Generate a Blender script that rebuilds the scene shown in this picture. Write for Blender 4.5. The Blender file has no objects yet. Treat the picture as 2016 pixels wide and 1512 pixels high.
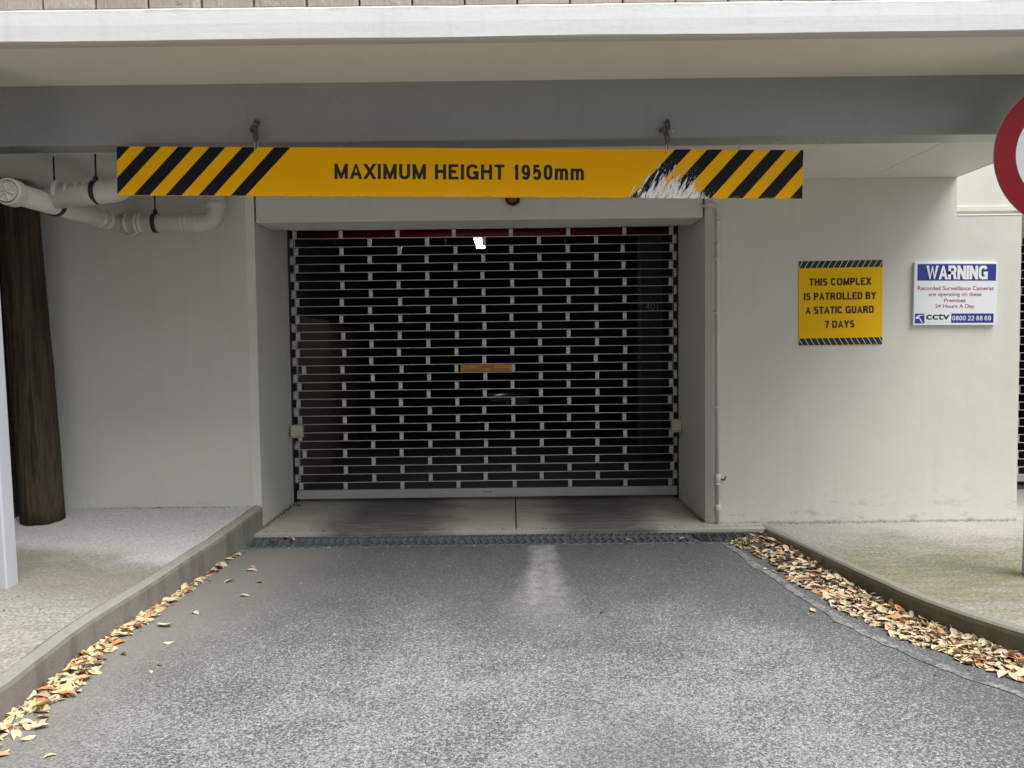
import bpy, bmesh, math, random
from mathutils import Vector, Matrix, noise as mn
random.seed(7)
R = math.radians
sc = bpy.context.scene
col = sc.collection

# ------------------------------------------------------------------ camera
CAM = Vector((0.0, 0.0, 1.30)); F_PX = 1514.0
PITCH = math.atan(69 / F_PX); ROLL = 0.012
Fv = Vector((0, math.cos(PITCH), -math.sin(PITCH)))
R0 = Vector((1, 0, 0)); U0 = Vector((0, math.sin(PITCH), math.cos(PITCH)))
Rv = R0 * math.cos(ROLL) - U0 * math.sin(ROLL)
Uv = R0 * math.sin(ROLL) + U0 * math.cos(ROLL)
cd = bpy.data.cameras.new("camera"); cam = bpy.data.objects.new("camera", cd); col.objects.link(cam)
cd.sensor_width = 36.0; cd.lens = 36.0 * F_PX / 2016.0; cd.clip_start = 0.05; cd.clip_end = 2000
m = Matrix((Rv, Uv, -Fv)).transposed().to_4x4(); m.translation = CAM; cam.matrix_world = m
sc.camera = cam
sc.render.resolution_x = 1024; sc.render.resolution_y = 768

# ------------------------------------------------------------------ sky, sun, exposure
SUN_EL, SUN_AZ = R(62), R(128)          # bright overcast, light from behind and to the right
w = bpy.data.worlds.new("World"); sc.world = w; w.use_nodes = True
nt = w.node_tree; bg = nt.nodes["Background"]
sky = nt.nodes.new("ShaderNodeTexSky"); sky.sky_type = 'NISHITA'; sky.sun_disc = False
sky.sun_elevation = SUN_EL; sky.sun_rotation = SUN_AZ
sky.air_density = 1.0; sky.dust_density = 4.0; sky.ozone_density = 1.0
hs = nt.nodes.new("ShaderNodeHueSaturation"); hs.inputs["Saturation"].default_value = 0.22
nt.links.new(sky.outputs[0], hs.inputs["Color"]); nt.links.new(hs.outputs[0], bg.inputs[0])
bg.inputs[1].default_value = 0.05
sl = bpy.data.lights.new("sun", 'SUN'); sl.energy = 1.5; sl.angle = R(45); sl.color = (1.0, 0.985, 0.965)
so = bpy.data.objects.new("sun", sl); col.objects.link(so)
sdir = Vector((math.sin(SUN_AZ) * math.cos(SUN_EL), math.cos(SUN_AZ) * math.cos(SUN_EL), math.sin(SUN_EL)))
so.rotation_euler = sdir.to_track_quat('Z', 'Y').to_euler()
sc.view_settings.view_transform = 'Standard'; sc.view_settings.look = 'None'
sc.view_settings.gamma = 1.0; sc.view_settings.exposure = 1.53
sc.view_settings.use_curve_mapping = False

# ------------------------------------------------------------------ pixel helpers (photo pixels 2016x1512 -> world)
def ray(px, py):
    return (Fv * F_PX + Rv * (px - 1008) - Uv * (py - 756))
def UZ(px, py, z):
    d = ray(px, py); return CAM + d * ((z - CAM.z) / d.z)
def UY(px, py, y):
    d = ray(px, py); return CAM + d * (y / d.y)

# ------------------------------------------------------------------ mesh helpers
WORLD = {}                                        # world translation of each root/part
def tag(o, label=None, cat=None, group=None, kind=None):
    if label: o["label"] = label
    if cat: o["category"] = cat
    if group: o["group"] = group
    if kind: o["kind"] = kind
    return o
def root(name, loc, label, cat, group=None, rot=(0, 0, 0)):
    o = bpy.data.objects.new(name, None); col.objects.link(o); o.empty_display_size = 0.1
    o.location = loc; o.rotation_euler = rot; WORLD[o] = Vector(loc)
    return tag(o, label, cat, group)
def link(name, me, parent=None, loc=(0, 0, 0), rot=None, scale=None):
    o = bpy.data.objects.new(name, me); col.objects.link(o)
    loc = Vector(loc)
    if parent is not None:
        o.parent = parent; o.location = loc - WORLD[parent]
    else:
        o.location = loc
    WORLD[o] = loc
    if rot is not None: o.rotation_euler = rot
    if scale is not None: o.scale = scale
    return o
def mesh(name, verts, faces, mat, smooth=False):
    me = bpy.data.meshes.new(name); me.from_pydata([tuple(v) for v in verts], [], faces)
    me.materials.append(mat); me.update()
    if smooth:
        for p in me.polygons: p.use_smooth = True
    return me
def bm_mesh(bm, name, mat, smooth=False):
    me = bpy.data.meshes.new(name); bm.to_mesh(me); bm.free(); me.materials.append(mat)
    if smooth:
        for p in me.polygons: p.use_smooth = True
    return me
def box_bm(x0, x1, y0, y1, z0, z1, bev=0.0, seg=2):
    bm = bmesh.new(); bmesh.ops.create_cube(bm, size=1)
    for v in bm.verts:
        v.co = Vector((x0 + (v.co.x + .5) * (x1 - x0), y0 + (v.co.y + .5) * (y1 - y0), z0 + (v.co.z + .5) * (z1 - z0)))
    if bev > 0:
        bmesh.ops.bevel(bm, geom=list(bm.edges), offset=bev, segments=seg, affect='EDGES', profile=0.5)
    return bm
def box(name, x0, x1, y0, y1, z0, z1, mat, parent=None, bev=0.0, seg=2):
    """world-space box; object origin at its base centre"""
    c = Vector(((x0 + x1) / 2, (y0 + y1) / 2, z0))
    bm = box_bm(x0 - c.x, x1 - c.x, y0 - c.y, y1 - c.y, 0, z1 - z0, bev, seg)
    return link(name, bm_mesh(bm, name, mat), parent, c)
def prism(name, poly, z0, z1, mat, parent=None, bev=0.0):
    c = Vector((sum(p[0] for p in poly) / len(poly), sum(p[1] for p in poly) / len(poly), z0))
    bm = bmesh.new()
    vs = [bm.verts.new((p[0] - c.x, p[1] - c.y, 0)) for p in poly]
    f = bm.faces.new(vs)
    r = bmesh.ops.extrude_face_region(bm, geom=[f])
    for v in [g for g in r["geom"] if isinstance(g, bmesh.types.BMVert)]: v.co.z = z1 - z0
    bmesh.ops.recalc_face_normals(bm, faces=bm.faces)
    if bev: bmesh.ops.bevel(bm, geom=list(bm.edges), offset=bev, segments=2, affect='EDGES', profile=.5)
    return link(name, bm_mesh(bm, name, mat), parent, c)
def tube_data(pts, rad, seg=12, closed=False, caps=True):
    pts = [Vector(p) for p in pts]; n = len(pts)
    rads = rad if isinstance(rad, (list, tuple)) else [rad] * n
    verts, faces = [], []
    prev = None
    for i, p in enumerate(pts):
        if closed: t = (pts[(i + 1) % n] - pts[i - 1])
        else: t = pts[min(i + 1, n - 1)] - pts[max(i - 1, 0)]
        t.normalize()
        if prev is None:
            a = Vector((0, 0, 1)) if abs(t.z) < .9 else Vector((1, 0, 0))
            u = t.cross(a).normalized()
        else:
            u = (prev - t * prev.dot(t)).normalized()
        prev = u; v = t.cross(u)
        for k in range(seg):
            an = 2 * math.pi * k / seg
            verts.append(p + (u * math.cos(an) + v * math.sin(an)) * rads[i])
    rng = n if closed else n - 1
    for i in range(rng):
        j = (i + 1) % n
        for k in range(seg):
            k2 = (k + 1) % seg
            faces.append((i * seg + k, i * seg + k2, j * seg + k2, j * seg + k))
    if caps and not closed:
        faces.append(tuple(range(seg - 1, -1, -1))); faces.append(tuple((n - 1) * seg + k for k in range(seg)))
    return verts, faces
def tube(name, pts, rad, mat, parent=None, seg=12, closed=False, smooth=True):
    c = Vector(pts[0]); v, f = tube_data([Vector(p) - c for p in pts], rad, seg, closed)
    o = link(name, mesh(name, v, f, mat), parent, c)
    if smooth:
        for p in o.data.polygons: p.use_smooth = len(p.vertices) == 4
    return o
def bend(p0, p1, p2, r, n=6):
    """round the corner p1 between p0 and p2"""
    p0, p1, p2 = Vector(p0), Vector(p1), Vector(p2)
    a = p1 + (p0 - p1).normalized() * r; b = p1 + (p2 - p1).normalized() * r
    return [a * (1 - t) ** 2 + p1 * 2 * t * (1 - t) + b * t * t for t in [i / n for i in range(n + 1)]]
def lathe(name, prof, mat, parent, loc, axis='Z', seg=24, smooth=True):
    verts, faces = [], []
    for (r, h) in prof:
        for k in range(seg):
            a = 2 * math.pi * k / seg
            x, y, z = r * math.cos(a), r * math.sin(a), h
            if axis == 'Y': x, y, z = x, z, y
            if axis == 'X': x, y, z = z, x, y
            verts.append((x, y, z))
    for i in range(len(prof) - 1):
        for k in range(seg):
            k2 = (k + 1) % seg
            faces.append((i * seg + k, i * seg + k2, (i + 1) * seg + k2, (i + 1) * seg + k))
    faces.append(tuple(range(seg - 1, -1, -1))); faces.append(tuple((len(prof) - 1) * seg + k for k in range(seg)))
    me = mesh(name, verts, faces, mat)
    bm = bmesh.new(); bm.from_mesh(me); bmesh.ops.recalc_face_normals(bm, faces=bm.faces); bm.to_mesh(me); bm.free()
    if smooth:
        for p in me.polygons: p.use_smooth = len(p.vertices) == 4
    return link(name, me, parent, loc)
def text_mesh(body, w, h, mat, bold=0.0, spacing=1.0, slant=0.0):
    """flat lettering in local XZ, centred, fitted to w x h, facing -Y"""
    cu = bpy.data.curves.new("lettering", 'FONT'); cu.body = body; cu.size = 1; cu.offset = bold
    cu.space_character = spacing; cu.resolution_u = 4; cu.shear = slant
    ob = bpy.data.objects.new("lettering", cu); col.objects.link(ob)
    bpy.context.view_layer.update()
    me = bpy.data.meshes.new_from_object(ob.evaluated_get(bpy.context.evaluated_depsgraph_get()))
    bpy.data.objects.remove(ob); bpy.data.curves.remove(cu)
    xs = [v.co.x for v in me.vertices]; ys = [v.co.y for v in me.vertices]
    x0, x1, y0, y1 = min(xs), max(xs), min(ys), max(ys)
    for v in me.vertices:
        v.co = Vector(((v.co.x - (x0 + x1) / 2) / (x1 - x0) * w, 0, (v.co.y - (y0 + y1) / 2) / (y1 - y0) * h))
    me.name = "lettering"; me.materials.clear(); me.materials.append(mat)
    return me

# grotesque capitals and figures drawn as strokes (skeleton in a unit box, widths per glyph)
def _arc(cx, cy, rx, ry, a0, a1, n=10): return [(cx + rx * math.cos(R(a0 + (a1 - a0) * i / n)), cy + ry * math.sin(R(a0 + (a1 - a0) * i / n))) for i in range(n + 1)]
def _oval(y0=0., y1=1., k=.30):
    return _arc(.5, y1 - k, .5, k, 0, 180) + _arc(.5, y0 + k, .5, k, 180, 360) + [(1, y1 - k)]
_S = _arc(.5, .76, .47, .24, 25, 180, 8) + _arc(.5, .74, .47, .22, 190, 250, 4) + _arc(.5, .27, .5, .25, 70, 0, 6) + _arc(.5, .25, .5, .25, -8, -155, 9)
GL = {'A': (.74, [[(0, 0), (.5, 1.06), (1, 0)], [(.2, .30), (.8, .30)]]), 'B': (.70, [[(0, 0), (0, 1), (.62, 1)] + _arc(.62, .77, .30, .23, 80, -80) + [(0, .54)], [(.6, .54)] + _arc(.64, .27, .36, .27, 80, -90) + [(0, 0)]]),
 'C': (.74, [_arc(.5, .68, .5, .32, 20, 180, 9) + _arc(.5, .32, .5, .32, 180, 340, 9)]), 'D': (.72, [[(0, 0), (0, 1), (.5, 1)] + _arc(.5, .66, .5, .34, 80, 0, 6) + _arc(.5, .34, .5, .34, 0, -90, 7) + [(0, 0)]]),
 'E': (.64, [[(1, 1), (0, 1), (0, 0), (1, 0)], [(0, .52), (.9, .52)]]), 'G': (.78, [_arc(.5, .68, .5, .32, 22, 180, 9) + _arc(.5, .32, .5, .32, 180, 330, 9) + [(1, .44), (.56, .44)], [(1, .44), (1, 0)]]),
 'H': (.72, [[(0, 0), (0, 1)], [(1, 0), (1, 1)], [(0, .53), (1, .53)]]), 'I': (.20, [[(.5, 0), (.5, 1)]]), 'L': (.60, [[(0, 1), (0, 0), (1, 0)]]),
 'M': (.86, [[(0, 0), (0, 1)], [(1, 0), (1, 1)], [(0.02, 1), (.5, .02), (.98, 1)]]), 'N': (.73, [[(0, 0), (0, 1)], [(1, 0), (1, 1)], [(0.02, 1), (.98, 0)]]), 'O': (.80, [_oval()]),
 'P': (.67, [[(0, 0), (0, 1), (.6, 1)] + _arc(.62, .73, .38, .27, 80, -80) + [(0, .46)]]), 'R': (.73, [[(0, 0), (0, 1), (.6, 1)] + _arc(.60, .74, .36, .26, 80, -80) + [(0, .48)], [(.55, .48), (.82, .40), (.88, .2), (.96, 0)]]),
 'S': (.68, [_S]), 'T': (.64, [[(0, 1), (1, 1)], [(.5, 0), (.5, 1)]]), 'U': (.71, [[(0, 1), (0, .30)] + _arc(.5, .30, .5, .30, 190, 350) + [(1, .30), (1, 1)]]),
 'W': (1.02, [[(0, 1), (.26, 0), (.5, 1), (.74, 0), (1, 1)]]), 'X': (.72, [[(0, 0), (1, 1)], [(0, 1), (1, 0)]]), 'Y': (.70, [[(0, 1), (.5, .42), (1, 1)], [(.5, 0), (.5, .5)]]),
 '0': (.56, [_oval()]), '1': (.36, [[(.72, 0), (.72, 1)], [(0, .74), (.35, .78), (.66, .97)]]), '2': (.56, [_arc(.5, .70, .5, .30, 170, 0, 8) + [(.92, .5), (0.02, 0), (1, 0)]]), '4': (.58, [[(.78, 0), (.78, 1), (0, .28), (1, .28)]]),
 '5': (.56, [[(.94, 1), (.16, 1), (.06, .50)] + _arc(.5, .32, .5, .32, 130, -150, 12)]), '6': (.56, [_arc(.5, .32, .5, .32, 90, 450, 14), _arc(.5, .66, .5, .34, 30, 180, 8) + [(0, .32)]]),
 '7': (.56, [[(0, 1), (1, 1), (.36, 0)]]), '8': (.56, [_arc(.5, .76, .44, .24, 0, 360, 14), _arc(.5, .27, .5, .27, 0, 360, 14)]), '9': (.56, [_arc(.5, .68, .5, .32, 90, 450, 14), _arc(.5, .34, .5, .34, 210, 360, 8) + [(1, .68)]]),
 'm': (.86, [[(0, 0), (0, .72)], [(0, .46)] + _arc(.25, .48, .25, .24, 170, 0, 8) + [(.5, 0)], [(.5, .46)] + _arc(.75, .48, .25, .24, 170, 0, 8) + [(1, 0)]])}
def clip(poly, axis, lim, keep_less):
    out = []
    for i in range(len(poly)):
        a, b_ = poly[i], poly[(i + 1) % len(poly)]
        ia = (a[axis] <= lim) if keep_less else (a[axis] >= lim); ib = (b_[axis] <= lim) if keep_less else (b_[axis] >= lim)
        if ia: out.append(a)
        if ia != ib:
            t = (lim - a[axis]) / (b_[axis] - a[axis]); out.append(tuple(a[k] + (b_[k] - a[k]) * t for k in (0, 1)))
    return out
def sign_text(body, w, h, mat, t=.17, gap=.13, space=.30, th=None):
    """heavy grotesque lettering fitted to w x h, flat in local XZ, facing -Y"""
    th = th or t; quads = []; X = 0.0; wi = 0
    for ch in body:
        if ch == ' ': X += space; wi += 1; continue
        gw, strokes = GL[ch]; top = 1.0
        for si, st in enumerate(strokes):
            p = [Vector((X + t / 2 + u * (gw - t) if gw > t else X + gw / 2, th / 2 + v * (1 - th), 0)) for u, v in st]
            closed = (p[0] - p[-1]).length < 1e-4
            if not closed:
                for e_, q_ in ((0, 1), (-1, -2)):
                    d_ = (p[e_] - p[q_]).normalized()
                    if st[e_][1] in (0, 1, .72) and abs(d_.y) > .35: p[e_] = p[e_] + d_ * t
                    elif st[e_][0] in (0, 1) and abs(d_.x) > .9: p[e_] = p[e_] + d_ * t / 2
            n = len(p); nr = []
            for i in range(n):
                a = p[(i - 1) % (n - 1)] if closed else p[max(i - 1, 0)]; c = p[(i + 1) % (n - 1) if i == n - 1 and closed else min(i + 1, n - 1)] if not closed else p[(i % (n - 1)) + 1]
                d1 = (p[i] - a); d2 = (c - p[i])
                if d1.length < 1e-6: d1 = d2
                if d2.length < 1e-6: d2 = d1
                d1.normalize(); d2.normalize(); n1 = Vector((-d1.y, d1.x, 0)); n2 = Vector((-d2.y, d2.x, 0)); m_ = n1 + n2
                if m_.length < .35: m_ = n1 * 2
                m_ = m_ / max(.28, m_.dot(n1)); nr.append((m_, n1, n2))
            hw = t / 2
            for i in range(n - 1):
                a0, a1 = nr[i][0] * hw, nr[i + 1][0] * hw
                poly = [tuple((p[i] - a0).xy), tuple((p[i + 1] - a1).xy), tuple((p[i + 1] + a1).xy), tuple((p[i] + a0).xy)]
                hi = 1.0 if ch != 'm' else .76
                poly = clip(clip(poly, 1, 0.0, False), 1, hi, True)
                if len(poly) >= 3: quads.append((poly, si, wi))
        X += gw + gap
    tot = X - gap; out = []
    for k in range(wi + 1):
        V, Fc = [], []
        for poly, si, w_ in quads:
            if w_ != k: continue
            b0 = len(V); V += [((x / tot - .5) * w, -.00012 * si, (y - .5) * h) for x, y in poly]; Fc.append(tuple(range(b0, len(V))))
        out.append(mesh("word", V, Fc, mat))
    return out

# ------------------------------------------------------------------ material helpers
class NB:
    def __init__(s, name):
        s.m = bpy.data.materials.new(name); s.m.use_nodes = True; s.t = s.m.node_tree
        s.b = s.t.nodes["Principled BSDF"]
    def n(s, typ, **kw):
        nd = s.t.nodes.new(typ)
        for k, v in kw.items(): setattr(nd, k, v)
        return nd
    def lk(s, a, b): s.t.links.new(a, b)
    def val(s, sock, v):
        if hasattr(v, "is_output"): s.lk(v, sock)
        elif isinstance(v, tuple) and len(v) == 3 and sock.type == 'RGBA': sock.default_value = (*v, 1)
        else: sock.default_value = v
    def pos(s): return s.n("ShaderNodeNewGeometry").outputs["Position"]
    def obj(s): return s.n("ShaderNodeTexCoord").outputs["Object"]
    def scale(s, vec, sx, sy, sz):
        nd = s.n("ShaderNodeVectorMath", operation='MULTIPLY'); s.lk(vec, nd.inputs[0]); nd.inputs[1].default_value = (sx, sy, sz)
        return nd.outputs[0]
    def xyz(s, vec):
        nd = s.n("ShaderNodeSeparateXYZ"); s.lk(vec, nd.inputs[0]); return nd.outputs
    def noise(s, vec, sc_, det=3.0, ro=0.55, dist=0.0, col_=False):
        nd = s.n("ShaderNodeTexNoise"); s.lk(vec, nd.inputs["Vector"]); nd.inputs["Scale"].default_value = sc_
        nd.inputs["Detail"].default_value = det; nd.inputs["Roughness"].default_value = ro; nd.inputs["Distortion"].default_value = dist
        return nd.outputs["Color" if col_ else "Fac"]
    def voro(s, vec, sc_, feat='F1', out="Distance"):
        nd = s.n("ShaderNodeTexVoronoi", feature=feat); s.lk(vec, nd.inputs["Vector"]); nd.inputs["Scale"].default_value = sc_
        return nd.outputs[out]
    def math(s, op, a, b=0.0, c=None, clamp=False):
        nd = s.n("ShaderNodeMath", operation=op); nd.use_clamp = clamp
        s.val(nd.inputs[0], a); s.val(nd.inputs[1], b)
        if c is not None: s.val(nd.inputs[2], c)
        return nd.outputs[0]
    def mr(s, v, a, b, c=0.0, d=1.0, smooth=True):
        nd = s.n("ShaderNodeMapRange"); nd.interpolation_type = 'SMOOTHSTEP' if smooth else 'LINEAR'
        s.val(nd.inputs["Value"], v); s.val(nd.inputs["From Min"], a); s.val(nd.inputs["From Max"], b)
        nd.inputs["To Min"].default_value = c; nd.inputs["To Max"].default_value = d
        return nd.outputs[0]
    def mix(s, f, a, b, mode='MIX'):
        nd = s.n("ShaderNodeMix", data_type='RGBA', blend_type=mode)
        s.val(nd.inputs[0], f); s.val(nd.inputs[6], a); s.val(nd.inputs[7], b); return nd.outputs[2]
    def bump(s, h, strength=.2, dist=.01, nrm=None):
        nd = s.n("ShaderNodeBump"); nd.inputs["Strength"].default_value = strength; nd.inputs["Distance"].default_value = dist
        s.lk(h, nd.inputs["Height"])
        if nrm is not None: s.lk(nrm, nd.inputs["Normal"])
        return nd.outputs[0]
    def out(s, colr, rough=.7, metal=0.0, nrm=None, spec=None):
        s.val(s.b.inputs["Base Color"], colr); s.val(s.b.inputs["Roughness"], rough); s.val(s.b.inputs["Metallic"], metal)
        if nrm is not None: s.lk(nrm, s.b.inputs["Normal"])
        if spec is not None: s.b.inputs["Specular IOR Level"].default_value = spec
        return s.m
def simple(name, c, rough=.6, metal=0.0, var=.12, sc_=14.0, bumpy=.05, spec=None):
    b = NB(name); p = b.pos(); n1 = b.noise(p, sc_, 4, .6)
    cc = b.mix(n1, tuple(x * (1 - var) for x in c), tuple(min(1, x * (1 + var)) for x in c))
    nr = b.bump(b.noise(p, sc_ * 12, 3), bumpy, .003)
    return b.out(cc, rough, metal, nr, spec)

def wall_paint(name, base, dirt=(.22, .21, .17), foot=.16, rough=0):
    b = NB(name); p = b.pos(); x, y, z = b.xyz(p)
    big = b.noise(p, .9, 4, .55); streak = b.noise(b.scale(p, 9, 9, .7), 1.0, 4, .6); fine = b.noise(p, 45, 3, .6)
    c = b.mix(b.mr(big, .3, .7), tuple(v * .95 for v in base), base)
    c = b.mix(b.math('MULTIPLY', b.mr(streak, .50, .78), .17), c, tuple(v * .72 for v in base))
    # scuffs and splash marks low on the wall, little flecks anywhere
    low = b.mr(z, 0.02, foot * 2.2, 1, 0)
    sp = b.math('MULTIPLY', b.mr(b.noise(b.scale(p, 7, 7, 18), 1.0, 5, .7), .54, .66), b.math('MULTIPLY', low, .32))
    if foot > 0: c = b.mix(sp, c, dirt)
    edge = b.math('MULTIPLY', b.mr(b.math('ADD', z, b.math('MULTIPLY', b.noise(b.scale(p, 14, 14, 5), 1, 5, .7), -.06)), -.034, -.008, 1, 0), .5)
    c = b.mix(edge, c, (.14, .13, .10))
    fl = b.mr(b.voro(p, 9.0), .018, .010); fl = b.math('MULTIPLY', fl, b.mr(b.noise(p, 1.3, 2), .52, .6))
    c = b.mix(b.math('MULTIPLY', fl, .75), c, (.08, .08, .075))
    scr = b.math('MULTIPLY', b.mr(b.noise(b.scale(p, 6, 6, 60), 1, 3, .6), .72, .76), b.mr(b.noise(p, 1.7, 2), .60, .66))
    c = b.mix(b.math('MULTIPLY', scr, .30), c, tuple(v * .6 for v in base))
    h = b.math('ADD', b.math('MULTIPLY', fine, .5), b.noise(p, 7, 3))
    return b.out(c, b.mr(big, .3, .7, .50 + rough, .62 + rough), 0, b.bump(b.noise(p, 2.2, 3, .5), .22, .03, b.bump(h, .2, .006)), .4)

MAT = {}
MAT["wall"] = wall_paint("painted_wall", (.67, .67, .615))
MAT["beam"] = wall_paint("painted_beam", (.80, .765, .645), foot=-9)
MAT["beam_grey"] = wall_paint("grey_gloss_beam_paint", (.315, .325, .318), foot=-9, rough=-.28)
MAT["ceil"] = wall_paint("ceiling_board_paint", (.70, .695, .65), foot=-9)

def fascia_mat():
    b = NB("fascia_paint"); p = b.pos(); x, y, z = b.xyz(p)
    n1 = b.noise(p, 2.2, 5, .6); st = b.noise(b.scale(p, 14, 14, 1.2), 1, 5, .65)
    c = b.mix(n1, (.80, .81, .815), (.88, .885, .885))
    c = b.mix(b.math('MULTIPLY', b.mr(st, .5, .8), .22), c, (.55, .56, .55))
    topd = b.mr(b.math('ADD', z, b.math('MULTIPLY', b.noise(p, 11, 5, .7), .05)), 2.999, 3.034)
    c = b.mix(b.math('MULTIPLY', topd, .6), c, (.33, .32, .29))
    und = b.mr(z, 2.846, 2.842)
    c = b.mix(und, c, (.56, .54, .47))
    h = b.math('ADD', b.noise(p, 30, 4, .6), b.noise(b.scale(p, 2, 2, 25), 1, 3))
    return b.out(c, .6, 0, b.bump(h, .18, .006), .3)
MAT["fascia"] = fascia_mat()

def brick_mat():
    b = NB("weathered_brick"); p = b.pos(); o = b.n("ShaderNodeObjectInfo").outputs["Random"]
    c = b.mix(o, (.46, .40, .355), (.55, .485, .44))
    st = b.noise(b.scale(p, 60, 60, 8), 1, 5, .7)
    c = b.mix(b.math('MULTIPLY', b.mr(st, .48, .75), .5), c, (.28, .24, .21))
    lm = b.noise(p, 16, 5, .65); c = b.mix(b.math('MULTIPLY', b.mr(lm, .56, .70), .7), c, (.62, .61, .58))
    c = b.mix(b.math('MULTIPLY', b.mr(b.noise(p, 21, 4, .7), .6, .7), .6), c, (.17, .19, .12))
    return b.out(c, .9, 0, b.bump(b.math('ADD', st, lm), .6, .008), .2)
MAT["brick"] = brick_mat()
MAT["mortar"] = simple("mortar", (.10, .09, .08), .95)

def asphalt_mat():
    b = NB("worn_chip_seal"); p = b.pos(); x, y, z = b.xyz(p)
    p2 = b.scale(p, 1, 1, 0)
    # stones standing out of the binder: cells with their own tone
    cell = b.voro(p2, 150, 'F1', "Color"); rnd = b.xyz(cell)[0]; dist = b.voro(p2, 150)
    n_f = b.noise(p2, 90, 4, .75); n_m = b.noise(p2, 3.0, 5, .6, .4); n_l = b.noise(p2, .8, 4, .55, .3)
    speck = b.math('ADD', b.math('MULTIPLY', rnd, .50), b.math('MULTIPLY', n_f, .62))
    # wear: how much pale stone is laid bare. Worn in the open, still black and smooth by the drain and along the right edge
    wear = b.mr(b.math('ADD', y, b.math('MULTIPLY', b.math('SUBTRACT', n_l, .5), 2.6)), 4.6, 2.9)
    wear = b.math('MULTIPLY', wear, b.mr(b.math('ADD', x, b.math('MULTIPLY', b.math('SUBTRACT', n_m, .5), .5)), 2.15, 1.2))
    patch = b.math('MULTIPLY', b.mr(n_m, .30, .72), .20)
    wear = b.math('ADD', b.math('MULTIPLY', wear, .36), b.math('ADD', b.math('MULTIPLY', patch, wear), .06))
    th = b.math('SUBTRACT', .86, b.math('MULTIPLY', wear, .62))
    bare = b.mr(speck, b.math('SUBTRACT', th, .24), b.math('ADD', th, .24))
    stone = b.mix(b.xyz(cell)[1], (.23, .23, .235), (.44, .44, .445))
    stone = b.mix(b.math('MULTIPLY', b.xyz(cell)[2], .25), stone, (.22, .22, .27))
    binder = b.mix(n_m, (.072, .076, .082), (.125, .128, .132))
    c = b.mix(bare, binder, stone)
    # pale washed-out streak running down from the drain, dusty halo round it
    cx = b.math('ADD', .21, b.math('MULTIPLY', b.math('SUBTRACT', 5.2, y), -.06))
    dx = b.math('ABSOLUTE', b.math('SUBTRACT', b.math('ADD', x, b.math('MULTIPLY', b.math('SUBTRACT', n_m, .5), .16)), cx))
    stre = b.math('MULTIPLY', b.mr(dx, .04, b.mr(y, 5.2, 3.6, .12, .30), 1, 0), b.mr(y, 3.5, 4.6))
    c = b.mix(b.math('MULTIPLY', stre, b.mr(b.math('ADD', b.math('MULTIPLY', n_f, .6), b.math('MULTIPLY', b.noise(p2, 14, 4, .6), .4)), .36, .62, .15, .95)), c, (.38, .372, .355))
    # concrete-coloured channel of dust along the left kerb
    kx = b.math('ADD', x, b.math('MULTIPLY', b.math('SUBTRACT', 5.3, y), .135))
    lf = b.mr(b.math('ADD', kx, b.math('MULTIPLY', b.math('SUBTRACT', n_l, .5), .7)), -.80, -1.65)
    dust = b.mix(n_f, (.165, .155, .14), (.30, .285, .26))
    c = b.mix(b.math('MULTIPLY', lf, .85), c, dust)
    # old tyre-polished darker lane right of the middle
    ln = b.math('MULTIPLY', b.mr(b.math('ABSOLUTE', b.math('SUBTRACT', x, .42)), .12, .42, 1, 0), b.mr(y, 3.4, 2.2))
    c = b.mix(b.math('MULTIPLY', ln, .45), c, (.14, .14, .14))
    h = b.math('ADD', b.math('MULTIPLY', dist, -1.2), b.math('MULTIPLY', n_f, .6))
    nr = b.bump(h, .45, .006); nr = b.bump(n_l, .15, .05, nr)
    return b.out(c, b.mr(bare, 0, 1, .62, .85), 0, nr, .35)
MAT["asphalt"] = asphalt_mat()

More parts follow.
